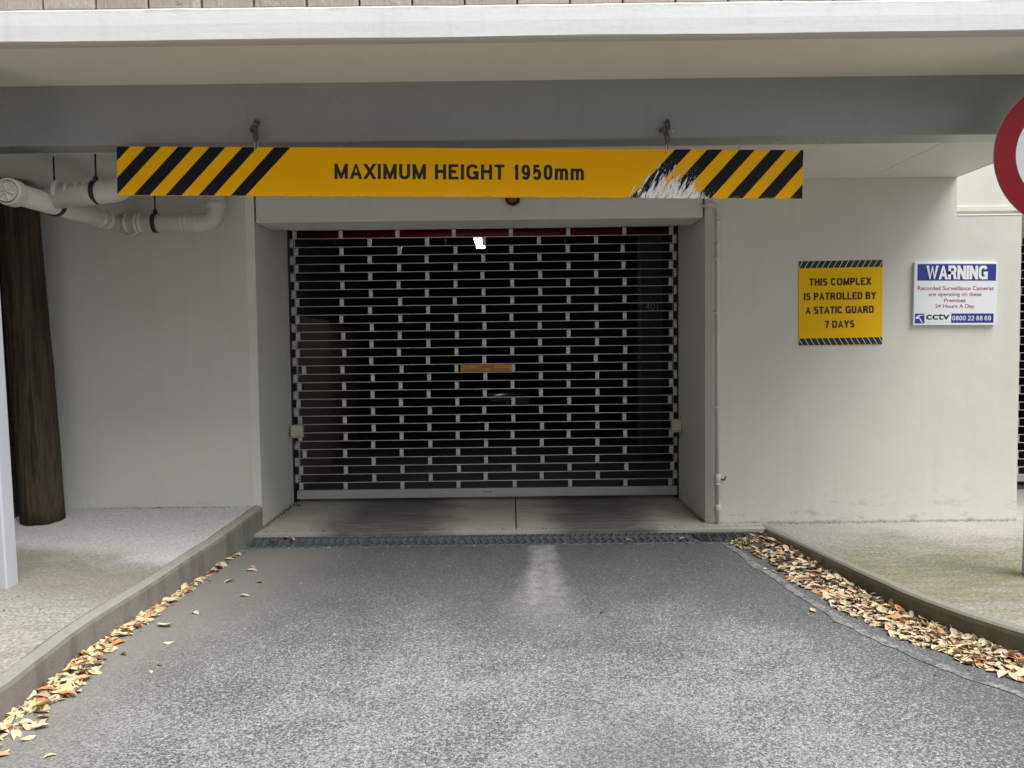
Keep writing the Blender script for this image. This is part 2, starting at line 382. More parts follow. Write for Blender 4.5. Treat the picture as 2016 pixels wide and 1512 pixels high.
def slab_mat(name, side):
    b = NB(name); p = b.pos(); x, y, z = b.xyz(p); p2 = b.scale(p, 1, 1, .6)
    n1 = b.noise(p2, 1.6, 5, .6, .3); n2 = b.noise(p2, 60, 4, .7); n3 = b.noise(b.scale(p, 3, 14, 3), 1, 4, .6)
    n2 = b.mr(n2, .30, .70); c = b.mix(n2, (.20, .19, .17), (.45, .43, .395)); spk = b.noise(p2, 140, 3, .7)
    c = b.mix(b.mr(spk, .58, .70, 0, .5), c, (.10, .095, .085)); c = b.mix(b.mr(b.noise(p2, 4.5, 5, .65), .52, .72, 0, .4), c, (.15, .145, .12))
    c = b.mix(b.math('MULTIPLY', b.mr(n3, .45, .75), .35), c, (.19, .18, .15))
    if side == 'L':
        # pale dust sheltered close to the wall, greenish damp band in front of it, pinkish open concrete
        e = b.math('ADD', y, b.math('MULTIPLY', b.math('SUBTRACT', n1, .5), .9)); e = b.math('ADD', e, b.math('MULTIPLY', b.math('ADD', x, 2.4), .28))
        c = b.mix(b.math('MULTIPLY', b.mr(e, 4.30, 4.75), .80), c, b.mix(n2, (.40, .405, .40), (.60, .60, .595)))
        band = b.math('MULTIPLY', b.mr(e, 3.6, 4.3), b.mr(e, 4.75, 4.30))
        c = b.mix(b.math('MULTIPLY', band, .6), c, (.16, .15, .105))
        c = b.mix(b.math('MULTIPLY', b.mr(e, 3.5, 2.8), .5), c, b.mix(n2, (.34, .30, .27), (.52, .47, .43)))
    else:
        e = b.math('ADD', y, b.math('MULTIPLY', b.math('SUBTRACT', n1, .5), 1.3))
        g = b.math('MULTIPLY', b.mr(e, 3.2, 3.9), b.mr(e, 5.35, 4.3))
        c = b.mix(b.math('MULTIPLY', b.math('MULTIPLY', g, b.mr(n3, .25, .65, .55, 1.0)), .85), c, b.mix(n2, (.115, .118, .052), (.22, .21, .115)))
        c = b.mix(b.math('MULTIPLY', b.mr(e, 4.9, 5.4), .35), c, (.42, .40, .37))
    sp = b.mr(b.voro(p2, 22), .10, .06); sp = b.math('MULTIPLY', sp, b.mr(b.noise(p2, 5, 2), .58, .64))
    c = b.mix(sp, c, (.62, .61, .58))
    return b.out(c, .88, 0, b.bump(b.math('ADD', n2, b.math('MULTIPLY', n1, .5)), .3, .006), .25)
MAT["slabL"] = slab_mat("footpath_concrete", 'L')
MAT["slabR"] = slab_mat("mossy_footpath_concrete", 'R')

def kerb_mat(name, moss):
    b = NB(name); p = b.pos(); x, y, z = b.xyz(p)
    n2 = b.noise(p, 70, 4, .7); n1 = b.noise(p, 3, 5, .6); v = b.noise(b.scale(p, 8, 8, 2), 1, 4, .6)
    c = b.mix(n2, (.15, .145, .125), (.30, .285, .25))
    c = b.mix(b.math('MULTIPLY', b.mr(v, .45, .75), .5), c, (.085, .082, .068))
    if moss:
        g = b.math('MULTIPLY', b.mr(b.math('ADD', y, b.math('MULTIPLY', b.math('SUBTRACT', n1, .5), 1.5)), 4.9, 4.3), .6)
        c = b.mix(g, c, b.mix(n2, (.062, .066, .026), (.115, .115, .055)))
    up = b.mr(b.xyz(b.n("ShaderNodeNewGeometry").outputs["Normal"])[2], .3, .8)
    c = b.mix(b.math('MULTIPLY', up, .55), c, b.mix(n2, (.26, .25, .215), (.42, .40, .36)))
    return b.out(c, .9, 0, b.bump(b.math('ADD', n2, v), .35, .006), .2)
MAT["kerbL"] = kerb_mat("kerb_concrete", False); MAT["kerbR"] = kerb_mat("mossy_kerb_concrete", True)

def floor_mat():
    b = NB("garage_floor_concrete"); p = b.pos(); x, y, z = b.xyz(p)
    n1 = b.noise(p, 2.0, 5, .6, .4); n2 = b.noise(p, 55, 4, .7); n3 = b.noise(b.scale(p, 3, 16, 1), 1, 4, .65)
    c = b.mix(n1, (.40, .39, .34), (.56, .54, .48)); c = b.mix(b.math('MULTIPLY', n2, .35), c, (.16, .155, .135))
    xw = b.math('ADD', x, b.math('MULTIPLY', b.math('SUBTRACT', n1, .5), .5))
    t1 = b.mr(b.math('ABSOLUTE', b.math('ADD', xw, .95)), .25, .62, 1, 0); t2 = b.mr(b.math('ABSOLUTE', b.math('SUBTRACT', xw, .66)), .2, .55, 1, 0)
    tr = b.math('MULTIPLY', b.math('MAXIMUM', t1, t2), b.mr(n3, .25, .6, .7, 1.0))
    c = b.mix(b.math('MULTIPLY', tr, .85), c, (.075, .075, .070))
    c = b.mix(b.math('MULTIPLY', b.mr(n3, .55, .72), .5), c, (.10, .095, .08))
    return b.out(c, .7, 0, b.bump(n2, .2, .004), .35)
MAT["gfloor"] = floor_mat()

def metal(name, c, rough=.42, met=.75, var=.2):
    b = NB(name); p = b.pos(); n1 = b.noise(p, 25, 4, .65); n2 = b.noise(b.scale(p, 3, 3, 90), 1, 3)
    cc = b.mix(n1, tuple(v * (1 - var) for v in c), tuple(min(1, v * (1 + var)) for v in c))
    return b.out(cc, b.mr(n1, .3, .7, rough - .08, rough + .12), met, b.bump(n2, .06, .002))
MAT["alu"] = metal("dull_aluminium", (.93, .925, .90), .40, .75, .06)
MAT["alu_link"] = metal("bright_aluminium_link", (.97, .965, .94), .34, .6, .03)
MAT["alu_rail"] = metal("aluminium_rail", (.60, .605, .60), .42, .35, .08)
MAT["guide"] = simple("black_guide", (.018, .019, .022), .5)
MAT["grate"] = metal("dark_drain_steel", (.17, .185, .20), .45, .35, .4)
MAT["trench"] = simple("trench_silt", (.022, .021, .018), .95)
MAT["galv"] = metal("weathered_chain_steel", (.13, .12, .115), .55, .6, .5)
MAT["bright_steel"] = metal("galvanised_wire", (.55, .54, .50), .35, .8)
MAT["pvc"] = simple("cream_painted_pipe", (.60, .585, .53), .45, 0, .10, 6)
MAT["conduit"] = simple("painted_conduit", (.64, .63, .57), .5, 0, .1, 9)
MAT["strap"] = simple("black_pipe_strap", (.012, .012, .015), .45)
MAT["box"] = simple("cream_plastic_box", (.60, .58, .48), .45)
MAT["post"] = simple("blue_white_post_paint", (.50, .525, .57), .45, 0, .05, 5, .08)
MAT["pole_steel"] = metal("galvanised_pole", (.45, .46, .47), .4, .8)
MAT["soil"] = simple("soil", (.06, .045, .03), .95, 0, .3, 3, .5)
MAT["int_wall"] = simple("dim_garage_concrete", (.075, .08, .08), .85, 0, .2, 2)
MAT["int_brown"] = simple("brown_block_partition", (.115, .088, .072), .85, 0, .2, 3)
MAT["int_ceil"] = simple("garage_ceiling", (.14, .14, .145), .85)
MAT["red_pipe"] = simple("red_pipe_paint", (.22, .012, .018), .45)
MAT["black"] = simple("black_plastic", (.012, .012, .014), .4)
MAT["redlens"] = simple("red_lens", (.16, .035, .04), .25, 0, .1, 30, 0)
MAT["white_sheet"] = simple("white_reflective_sheet", (.62, .66, .68), .35, 0, .04, 40, .02)
MAT["ring"] = simple("red_reflective_sheet", (.21, .006, .016), .4, 0, .10, 4, .02, .2)
MAT["warn_plate"] = simple("orange_plate", (.62, .30, .06), .5, 0, .1, 30)
MAT["ink"] = simple("black_ink", (.012, .010, .009), .5, 0, .1)
MAT["ink_brown"] = simple("brown_ink", (.06, .03, .02), .6)

def wood_mat(name, a, c2):
    b = NB(name); p = b.obj(); st = b.noise(b.scale(p, 22, 22, 1.1), 1, 5, .65, .3); n1 = b.noise(p, 2.5, 4, .6)
    c = b.mix(b.mr(st, .3, .7), a, c2); c = b.mix(b.math('MULTIPLY', b.mr(st, .58, .66), .7), c, (.012, .010, .008))
    c = b.mix(b.math('MULTIPLY', b.mr(n1, .5, .7), .5), c, (.08, .075, .035))
    return b.out(c, .88, 0, b.bump(b.noise(b.scale(p, 9, 9, 2.2), 1, 4, .6), .7, .05, b.bump(st, 1.0, .03)), .2)
MAT["pole_wood"] = wood_mat("tarred_timber", (.028, .022, .016), (.10, .078, .055))
MAT["plank"] = wood_mat("grey_timber", (.035, .033, .030), (.095, .09, .083))

def sign_mat(name, base, black=False):
    """vinyl on a board that vehicles have scraped: scratches lie in the sign's own coordinates"""
    b = NB(name); p = b.scale(b.obj(), .9387, .9387, .9387); x, y, z = b.xyz(p)
    n1 = b.noise(p, 4, 3); c = b.mix(n1, tuple(v * .93 for v in base), tuple(v * 1.04 for v in base))
    sx = b.math('ADD', b.math('MULTIPLY', x, 55), b.math('MULTIPLY', z, -26))
    cv = b.n("ShaderNodeCombineXYZ"); b.lk(sx, cv.inputs[0]); b.lk(b.math('MULTIPLY', z, 9), cv.inputs[1])
    s1 = b.noise(cv.outputs[0], 1.0, 4, .7)
    reach = b.math('ADD', b.mr(b.math('ABSOLUTE', b.math('SUBTRACT', x, 1.14)), .05, .30, .19, 0),
                   b.mr(b.math('ABSOLUTE', b.math('SUBTRACT', x, .95)), .0, .3, .035, 0))
    hb = b.math('SUBTRACT', reach, b.math('ADD', z, .1285))              # above 0 inside the scraped zone
    amt = b.mr(hb, -.03, .15, 0, .36, False)
    th = b.math('SUBTRACT', .755, amt)
    scr = b.mr(s1, th, b.math('ADD', th, .035))
    scr = b.math('MULTIPLY', scr, b.mr(hb, -.035, -.005))
    fl = b.math('MULTIPLY', b.mr(b.noise(p, 160, 3, .6), .60, .66), b.mr(hb, -.06, .1, 0, .8))
    px_ = b.math('MULTIPLY', b.mr(b.math('ABSOLUTE', b.math('ADD', x, .03)), .02, .17, 1, 0), b.mr(z, -.03, -.125))
    fl2 = b.math('MULTIPLY', b.mr(b.noise(p, 130, 3, .6), b.math('SUBTRACT', .78, b.math('MULTIPLY', px_, .26)), .80), px_)
    tot = b.math('MAXIMUM', b.math('MAXIMUM', scr, fl), fl2)
    s2 = b.noise(cv.outputs[0], 2.3, 3, .6)
    bare = b.mix(b.mr(s2, .36, .46), (.16, .16, .17), (.90, .89, .86))
    c = b.mix(tot, c, bare)
    low = b.math('MULTIPLY', b.mr(z, -.112, -.128), b.mr(b.noise(b.scale(p, 16, 1, 60), 1, 4, .7), .55, .62))
    c = b.mix(b.math('MULTIPLY', low, .8), c, (.35, .33, .28))
    gr = b.math('MULTIPLY', b.mr(b.noise(b.scale(p, 3, 1, 9), 1, 5, .7), .55, .8), .14)
    c = b.mix(gr, c, tuple(v * .6 for v in base))
    return b.out(c, b.mr(tot, 0, 1, .42, .6), 0, b.bump(b.noise(p, 3, 2), .1, .01), .12)
MAT["sign_y"] = sign_mat("scraped_yellow_vinyl", (.96, .48, .002))
MAT["sign_k"] = sign_mat("scraped_black_vinyl", (.012, .014, .020))
MAT["sign_edge"] = simple("sign_board_edge", (.20, .19, .18), .6)
MAT["guard_y"] = simple("yellow_guard_panel", (.90, .54, .006), .5, 0, .06, 6, .03, .15)
MAT["guard_k"] = simple("black_guard_print", (.020, .019, .014), .5)
MAT["white_print"] = simple("white_print", (.78, .79, .80), .5, 0, .03)
MAT["cctv_board"] = simple("white_foam_board", (.76, .79, .83), .45, 0, .03, 8, .02)
MAT["blue"] = simple("blue_print", (.018, .032, .25), .4, 0, .1, 12, .0)
MAT["crimson"] = simple("crimson_print", (.34, .035, .12), .5)
MAT["greyprint"] = simple("grey_print", (.35, .38, .42), .5)

def leaf_mat(name, a, c2):
    b = NB(name); p = b.obj(); o = b.n("ShaderNodeObjectInfo").outputs["Random"]
    n1 = b.noise(p, 60, 4, .6); c = b.mix(n1, a, c2)
    c = b.mix(b.math('MULTIPLY', b.mr(b.noise(p, 110, 3), .58, .66), .6), c, tuple(v * .35 for v in a))
    c = b.mix(b.math('MULTIPLY', o, .25), c, tuple(v * .7 for v in a))
    return b.out(c, .65, 0, b.bump(n1, .2, .002), .3)
LEAF = [leaf_mat("yellow_leaf", (.57, .46, .25), (.70, .60, .39)), leaf_mat("straw_leaf", (.55, .45, .30), (.68, .59, .44)),
        leaf_mat("tan_leaf", (.44, .30, .17), (.57, .42, .27)), leaf_mat("orange_leaf", (.52, .20, .08), (.62, .31, .15)),
        leaf_mat("brown_leaf", (.10, .055, .032), (.22, .125, .075))]
LEAFNAME = ["yellow", "pale straw-coloured", "tan", "orange", "brown"]
MAT["weed"] = simple("weed_green", (.07, .10, .025), .7, 0, .3, 40)

# ================================================================== LARGE STRUCTURE
YW, YS = 5.60, 6.60                     # wall face, main grille
def lerp(a, b, t): return a + (b - a) * t
def ss(t): t = max(0, min(1, t)); return t * t * (3 - 2 * t)
def drive_z(y): return lerp(-.09, -.062, ss((y - 4.3) / .98))
def zL(y):
    P_ = [(1.0, .045), (2.9, .05), (4.1, .058), (4.9, .10), (5.3, .14), (5.62, .177)]
    y = max(1.0, min(5.62, y))
    for (a, za), (b_, zb_) in zip(P_[:-1], P_[1:]):
        if y <= b_: return lerp(za, zb_, (y - a) / (b_ - a))
def zR(y): return lerp(.045, .0, max(0, min(1, (y - 3.4) / 2.2)))
def on(px, py, zf):
    z = 0
    for _ in range(12):
        p = UZ(px, py, z); z = zf(p.y)
    return Vector((p.x, p.y, z))

# ---- ground: the asphalt drive, one sheet that runs far out behind the viewer; earth sheet under everything
xs = [-90, -20, -6, -3, -2, -1, 0, 1, 2, 3, 6, 20, 90]; ys = [-140, -40, -10, -2, 0, 2, 3, 4, 4.3, 4.5, 4.7, 4.9, 5.1, 5.28]
V = [(x, y, drive_z(y)) for y in ys for x in xs]; nx = len(xs)
Fc = [(j * nx + i, j * nx + i + 1, (j + 1) * nx + i + 1, (j + 1) * nx + i) for j in range(len(ys) - 1) for i in range(nx - 1)]
tag(link("driveway", mesh("driveway", V, Fc, MAT["asphalt"], True)), "worn grey chip seal driveway running up to the drain", "driveway", kind="structure")
tag(link("ground", mesh("ground", [(-600, -600, -.5), (600, -600, -.5), (600, 600, -.5), (-600, 600, -.5)], [(0, 1, 2, 3)], MAT["soil"])), "bare earth under and around the car park", "ground", kind="structure")

# ---- footpaths with lofted kerbs
def smooth_path(pts, n=4):
    out = []
    for i in range(len(pts) - 1):
        p0, p1, p2, p3 = pts[max(i - 1, 0)], pts[i], pts[i + 1], pts[min(i + 2, len(pts) - 1)]
        for k in range(n):
            t = k / n
            out.append(.5 * ((2 * p1) + (p2 - p0) * t + (2 * p0 - 5 * p1 + 4 * p2 - p3) * t * t + (3 * p1 - p0 - 3 * p2 + p3) * t ** 3))
    out.append(pts[-1]); return out
def footpath(name, label, px, zf, sign, start, tail, outline, mats):
    pts = [on(x, y, zf) for x, y in px]
    pts = [Vector((p.x, p.y, 0)) for p in pts]
    d0 = (pts[0] - pts[1]).normalized(); start = pts[0] + d0 * ((5.598 - pts[0].y) / d0.y)
    pts = [start] + pts + [Vector((*t, 0)) for t in tail]
    pts = smooth_path(pts, 5)
    nor = []
    for i in range(len(pts)):
        t = (pts[min(i + 1, len(pts) - 1)] - pts[max(i - 1, 0)]).normalized()
        nor.append(Vector((t.y, -t.x, 0)) * sign)
    prof = [(0, -.34), (0, -.032), (.006, -.014), (.018, -.004), (.052, .0), (.062, -.003), (.066, -.02)]
    V, Fc = [], []
    for p, n in zip(pts, nor):
        for o, dz in prof:
            q = p + n * (o + (.0025 * mn.noise(p * 9) if dz > -.3 else 0)); z = zf(p.y) + dz + (.0025 * mn.noise(p * 5 + Vector((3, 1, 0))) if dz > -.3 else 0)
            V.append((q.x, q.y, z))
    k = len(prof)
    for i in range(len(pts) - 1):
        for j in range(k - 1):
            f = (i * k + j, i * k + j + 1, (i + 1) * k + j + 1, (i + 1) * k + j)
            Fc.append(f if sign < 0 else f[::-1])
    Fc.append(tuple(range(k)) if sign > 0 else tuple(range(k - 1, -1, -1)))
    bm = bmesh.new()
    inner = [p + n * .067 for p, n in zip(pts, nor)]; far = outline[0][0]; rows = []
    inner = [Vector((outline[1][0], outline[1][1], 0))] + inner
    for p in inner:
        xs_ = [lerp(p.x, far, t) for t in (0, .06, .15, .3, 1)]
        rows.append([bm.verts.new((x, p.y, zf(p.y) - .005)) for x in xs_])
    for a, c_ in zip(rows[:-1], rows[1:]):
        for j in range(4):
            try: bm.faces.new((a[j], a[j + 1], c_[j + 1], c_[j]))
            except ValueError: pass
    for f in bm.faces:
        f.normal_update()
        if f.normal.z < 0: f.normal_flip()
    fp = tag(link(name, bm_mesh(bm, name, mats[0])), label, "footpath", kind="structure"); WORLD[fp] = Vector((0, 0, 0))
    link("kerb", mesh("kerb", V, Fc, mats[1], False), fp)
    return pts
kl = [(502, 1006), (405, 1074), (324, 1127), (267, 1163), (202, 1202), (142, 1242), (81, 1289), (0, 1349)]
kr = [(1522, 1046), (1612, 1086), (1706, 1130), (1790, 1167), (1870, 1197), (1945, 1221), (2016, 1242)]
e = on(*kl[-1], zL); d = (e - on(*kl[-3], zL)); d.z = 0; d.normalize()
tl = [tuple((e + d * s + Vector((-b, 0, 0))).xy) for s, b in ((.5, .05), (1.0, .2), (1.5, .6), (1.8, 1.4), (1.9, 3.2), (1.9, 8))]
KL = footpath("footpath_left", "pale dusty concrete footpath under the pipes with kerb", kl, zL, 1, (-1.885, 5.598), tl, [(-10, 5.62), (-1.99, 5.62)], (MAT["slabL"], MAT["kerbL"]))
e = on(*kr[-1], zR); d = (e - on(*kr[-3], zR)); d.z = 0; d.normalize()
tr_ = [tuple((e + d * s + Vector((b, 0, 0))).xy) for s, b in ((.5, .05), (1.0, .15), (1.4, .5), (1.7, 1.4), (1.8, 3.2), (1.8, 8))]
KR = footpath("footpath_right", "mossy concrete footpath below the two wall signs with kerb", kr, zR, -1, (UZ(1530, 1038, 0).x - .012, 5.52), tr_, [(10, 5.62), (1.92, 5.62)], (MAT["slabR"], MAT["kerbR"]))

# ---- garage floor
gf = tag(link("garage_floor", mesh("garage_floor", [(-3.6, 5.62, -.04), (10, 5.62, -.04), (10, 20, -.04), (-3.6, 20, -.04)], [(0, 1, 2, 3)], MAT["trench"])), "stained concrete floor at the garage entrance", "floor", kind="structure"); WORLD[gf] = Vector((0, 0, 0))
def slab(name, x0, x1, y0, y1, z1=0.0, t=.12): return box(name, x0, x1, y0, y1, z1 - t, z1, MAT["gfloor"], gf, .004, 1)
slab("floor_slab", -2.2, .013, 5.52, 6.78); slab("floor_slab", .021, 1.85, 5.521, 6.781)
slab("floor_slab", 1.853, 10, 5.625, 6.782, -.001)
MAT["gfloor_in"] = simple("shade_darkened_garage_floor", (.085, .085, .082), .6, 0, .3, 3)  # inner floor concrete: the gloom behind the grille is put into its colour
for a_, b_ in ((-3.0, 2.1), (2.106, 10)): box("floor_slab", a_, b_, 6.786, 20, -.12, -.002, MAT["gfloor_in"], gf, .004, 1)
slab("floor_nosing", -2.0, 1.86, 5.455, 5.515, -.003, .10)
tr = tag(link("drain_trench", mesh("drain_trench", [(-2.1, 5.27, -.16), (2.1, 5.27, -.16), (2.1, 5.46, -.16), (-2.1, 5.46, -.16), (-2.1, 5.28, -.063), (2.1, 5.28, -.063), (-2.1, 5.456, -.02), (2.1, 5.456, -.02)],
        [(0, 1, 2, 3), (0, 4, 5, 1), (3, 2, 7, 6)], MAT["trench"])), "dark silted trench under the drain grating", "trench", kind="structure")

# ---- car park building
B = root("car_park_building", (0, YW, 0), "cream painted concrete car park building with wide entrance recess", "building")
XO0, XO1 = UY(503, 700, YW).x, UY(1391, 700, YW).x            # clear opening
ZLIN = UY(945, 431, YW).z; ZCEIL = 2.498; ZSOF = 2.832; YB0, YB1, YF = 4.47, 4.64, 3.87
XCE = UY(1885, 353, YW).x; XWE = UY(2006, 740, YW).x
prism("wall", [(-9, YW), (XO0 - .046, YW), (XO0, YW + .046), (UY(571, 700, 6.56).x, 6.56), (UY(571, 700, 6.56).x, 6.80), (-9, 6.80)], -.3, 3.3, MAT["wall"], B)
ZLED = UY(1950, 424, YW).z
prism("wall", [(UY(1336, 700, 6.56).x, 6.80), (UY(1336, 700, 6.56).x, 6.56), (XO1, YW + .046), (XO1 + .046, YW), (XWE, YW), (XWE, 6.98), (XCE, 6.98), (XCE, 6.80)], -.3, ZLED, MAT["wall"], B)
prism("wall", [(UY(1336, 700, 6.56).x, 6.80), (UY(1336, 700, 6.56).x, 6.56), (XO1, YW + .046), (XO1 + .046, YW), (XCE, YW), (XCE, 6.80)], ZLED, 3.3, MAT["wall"], B)
box("ledge", XCE + .001, XWE + .002, YW - .003, YW + .074, ZLED - .004, ZLED + .010, MAT["wall"], B, .005, 2)
box("upper_wall", XCE + .002, 9.5, YW + .075, 6.9, ZLED + .011, 3.3, MAT["wall"], B)
box("flashing", XCE + .004, 9.4, YW + .05, YW + .074, UY(1950, 413, YW).z, UY(1950, 403, YW).z, MAT["wall"], B, .003)
box("wall", 3.70, 4.05, 7.02, 7.3, -.3, 3.2, MAT["wall"], B)
box("lintel", XO0 + .012, XO1 - .012, YW + .052, YW + .41, ZLIN, 3.3, MAT["wall"], B, .006)
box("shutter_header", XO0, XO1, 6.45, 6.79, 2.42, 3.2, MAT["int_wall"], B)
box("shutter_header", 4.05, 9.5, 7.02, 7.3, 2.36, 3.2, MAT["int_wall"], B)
XBE = XCE + .03
bm = bmesh.new(); rows = []                                             # beam face, a little wavy under its thick paint
for i in range(161):
    x = -9.5 + i * (XBE + 9.5) / 160; q = lambda z: .004 * mn.noise(Vector((x * 1.4, z * 3, 2)))
    cs = [(YB0 + q(2.9), ZSOF + .03), (YB0 + q(2.7), 2.68), (YB0 + q(2.5), ZCEIL + .006), (YB0 + .007 + q(2.5), ZCEIL - .001 + .5 * q(1)), (YB1, ZCEIL - .001), (YB1, ZSOF + .03)]
    rows.append([bm.verts.new((x, y - YW, z)) for y, z in cs])
for a_, b_ in zip(rows[:-1], rows[1:]):
    for j in range(5): bm.faces.new((a_[j], a_[j + 1], b_[j + 1], b_[j]))
bm.faces.new(rows[0]); bm.faces.new(rows[-1][::-1]); bmesh.ops.recalc_face_normals(bm, faces=bm.faces)
link("beam", bm_mesh(bm, "beam", MAT["beam_grey"], False), B, (0, YW, 0))
box("slab_soffit", -9.5, XBE + .001, 3.925, YB0 - .001, ZSOF, ZSOF + .05, MAT["beam"], B)
# fascia, hand-plastered: edges that wander a little
bm = bmesh.new(); rows = []
for i in range(0, 257):
    x = -9.5 + i * (XBE + .03 + 9.5) / 256; a = mn.noise(Vector((x * 1.3, 0, 0))) * .006 + mn.noise(Vector((x * 6, 4, 0))) * .0025
    a2 = mn.noise(Vector((x * 2.1, 9, 0))) * .005 + mn.noise(Vector((x * 9, 2, 0))) * .003
    cs = [(3.924, 2.833), (3.886, 2.836 + a), (3.872, 2.845 + a), (3.870, 2.92), (3.872, 2.989 + a2), (3.880, 2.999 + a2), (4.2, 3.0)]
    rows.append([bm.verts.new((x, y - YW, z)) for y, z in cs])
for i in range(len(rows) - 1):
    for j in range(6): bm.faces.new((rows[i][j], rows[i][j + 1], rows[i + 1][j + 1], rows[i + 1][j]))
bm.faces.new(rows[0]); bm.faces.new(rows[-1][::-1])
bmesh.ops.recalc_face_normals(bm, faces=bm.faces)
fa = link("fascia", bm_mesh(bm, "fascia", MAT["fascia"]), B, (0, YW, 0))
box("roof_slab", -9.5, XBE - .001, 3.93, YB1 + .03, 2.884, 2.99, MAT["beam"], B)
box("roof_slab", -9.5, XCE - .01, 4.68, YW - .001, 2.60, 2.985, MAT["ceil"], B)
box("roof_slab", -9, 9.5, 5.9, 20, 3.31, 3.5, MAT["int_ceil"], B)
# lined ceiling: separate boards with open joints
XJ = UY(1710, 353, YW).x; edges = [-9.4] + [XJ - 1.2 * k for k in range(9, 0, -1)] + [XJ, XCE - .012]
for a, c2 in zip(edges[:-1], edges[1:]):
    box("ceiling_panel", a + .0022, c2 - .0022, YB1 + .004, YW - .006, ZCEIL, ZCEIL + .02, MAT["ceil"], B, .0015, 1)
box("ceiling_trim", XCE - .011, XCE - .002, YB1 + .004, YW - .003, ZCEIL - .002, 2.74, MAT["ceil"], B, .002, 1)
# dim interior
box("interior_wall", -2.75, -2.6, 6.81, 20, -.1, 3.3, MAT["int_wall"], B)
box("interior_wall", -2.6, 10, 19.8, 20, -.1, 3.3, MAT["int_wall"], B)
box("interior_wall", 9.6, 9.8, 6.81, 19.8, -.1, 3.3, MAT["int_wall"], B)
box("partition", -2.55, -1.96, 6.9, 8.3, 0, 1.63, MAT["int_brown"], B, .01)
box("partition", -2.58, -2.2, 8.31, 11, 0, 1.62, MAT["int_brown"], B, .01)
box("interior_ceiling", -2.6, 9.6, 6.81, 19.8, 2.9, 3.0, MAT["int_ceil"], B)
box("column", UY(1263, 750, 9.0).x, UY(1307, 750, 9.0).x, 9.0, 9.27, 0, 2.9, MAT["int_wall"], B, .01)
o = link("bay_number", text_mesh("401", .15, .085, MAT["greyprint"], .01), B, (UY(1283, 603, 8.996).x, 8.996, UY(1283, 603, 9).z))
box("partition", 2.2, 2.5, 7.4, 14, 0, 2.9, MAT["int_wall"], B, .01)

# ---- brick parapet on the fascia
P = root("brick_parapet", (0, 3.98, 3.0), "weathered pinkish brick course on top of the white fascia", "wall")
box("mortar_bed", -9.3, XBE - .08, 3.910, 3.99, 2.985, 3.325, MAT["mortar"], P)
XB = UY(82.6, 8, 3.89).x; PB = UY(186.6, 8, 3.89).x - XB
bmeshes = []
for s in range(4):
    bm = box_bm(-PB / 2 + .005, PB / 2 - .005, -.055, .055, 0, .074, .006, 2)
    for v in bm.verts: v.co += Vector((1, 1, 1)) * .002 * mn.noise(v.co * 40 + Vector((s * 9, 0, 0)))
    bmeshes.append(bm_mesh(bm, "brick", MAT["brick"]))
for c_ in range(4):
    for k in range(-16, 56):
        x = XB + (k + .5 + .5 * (c_ % 2)) * PB
        if x < -9.2 or x > XBE - .12: continue
        link("brick", random.choice(bmeshes), P, (x, 3.95 + random.uniform(-.004, .004), 3.006 + c_ * .083), (random.uniform(-.012, .012), 0, random.uniform(-.012, .012)))

# ---- timber retaining wall at the left side, earth behind it
W_ = root("timber_retaining_wall", (-3.56, 4.3, zL(4.3)), "dark grey horizontal plank retaining wall behind the timber pole", "wall")
for k in range(12):
    z0 = .06 + k * .2025
    bm = box_bm(-.025, .025, -1.32, 1.27, 0, .196, .006, 2)
    for v in bm.verts: v.co.x += .006 * mn.noise(Vector((k * 3, v.co.y * 2, v.co.z * 6)))
    link("plank", bm_mesh(bm, "plank", MAT["plank"]), W_, (-3.56 + random.uniform(-.006, .006), 4.3, z0))
tag(box("earth_bank", -9, -3.60, 2.98, YW - .004, -.3, 2.46, MAT["soil"]), "earth bank held by the plank wall", "bank", kind="structure")

# ---- added out of view behind the viewer: plain blocks that close off the low sky
MAT["render_grey"] = simple("grey_render", (.27, .26, .24), .85, 0, .12, .6)
MAT["dark_glass"] = simple("dark_window_glass", (.03, .035, .04), .15, 0, .1, 1, 0)
def block(x0, x1, y0, y1, h, label, face):
    r = root("added_sky_blocker", ((x0 + x1) / 2, (y0 + y1) / 2, -.1), label, "building", "added unseen blocks that shut out low sky")
    box("wall", x0, x1, y0, y1, -.1, h, MAT["render_grey"], r); box("parapet", x0 - .1, x1 + .1, y0 - .1, y1 + .1, h + .001, h + .35, MAT["render_grey"], r)
    a0, a1 = (x0, x1) if face == 'Y' else (y0, y1); n = int((a1 - a0) // 3.2)
    for k in range(n):
        for f in range(int(h // 3)):
            c_ = a0 + (k + .5) * (a1 - a0) / n; z = 1.0 + f * 3
            if face == 'Y': box("window", c_ - .8, c_ + .8, y1 - .02, y1 + .03, z, z + 1.4, MAT["dark_glass"], r)
            else: box("window", x1 - .02, x1 + .03, c_ - .8, c_ + .8, z, z + 1.4, MAT["dark_glass"], r)
block(-34, 7, -24, -15, 11, "unseen grey rendered block added behind the viewer to cut low sky", 'Y')
block(-16, -6.3, -13, 1.5, 10, "unseen grey rendered block added beside the drive to cut low sky", 'X')

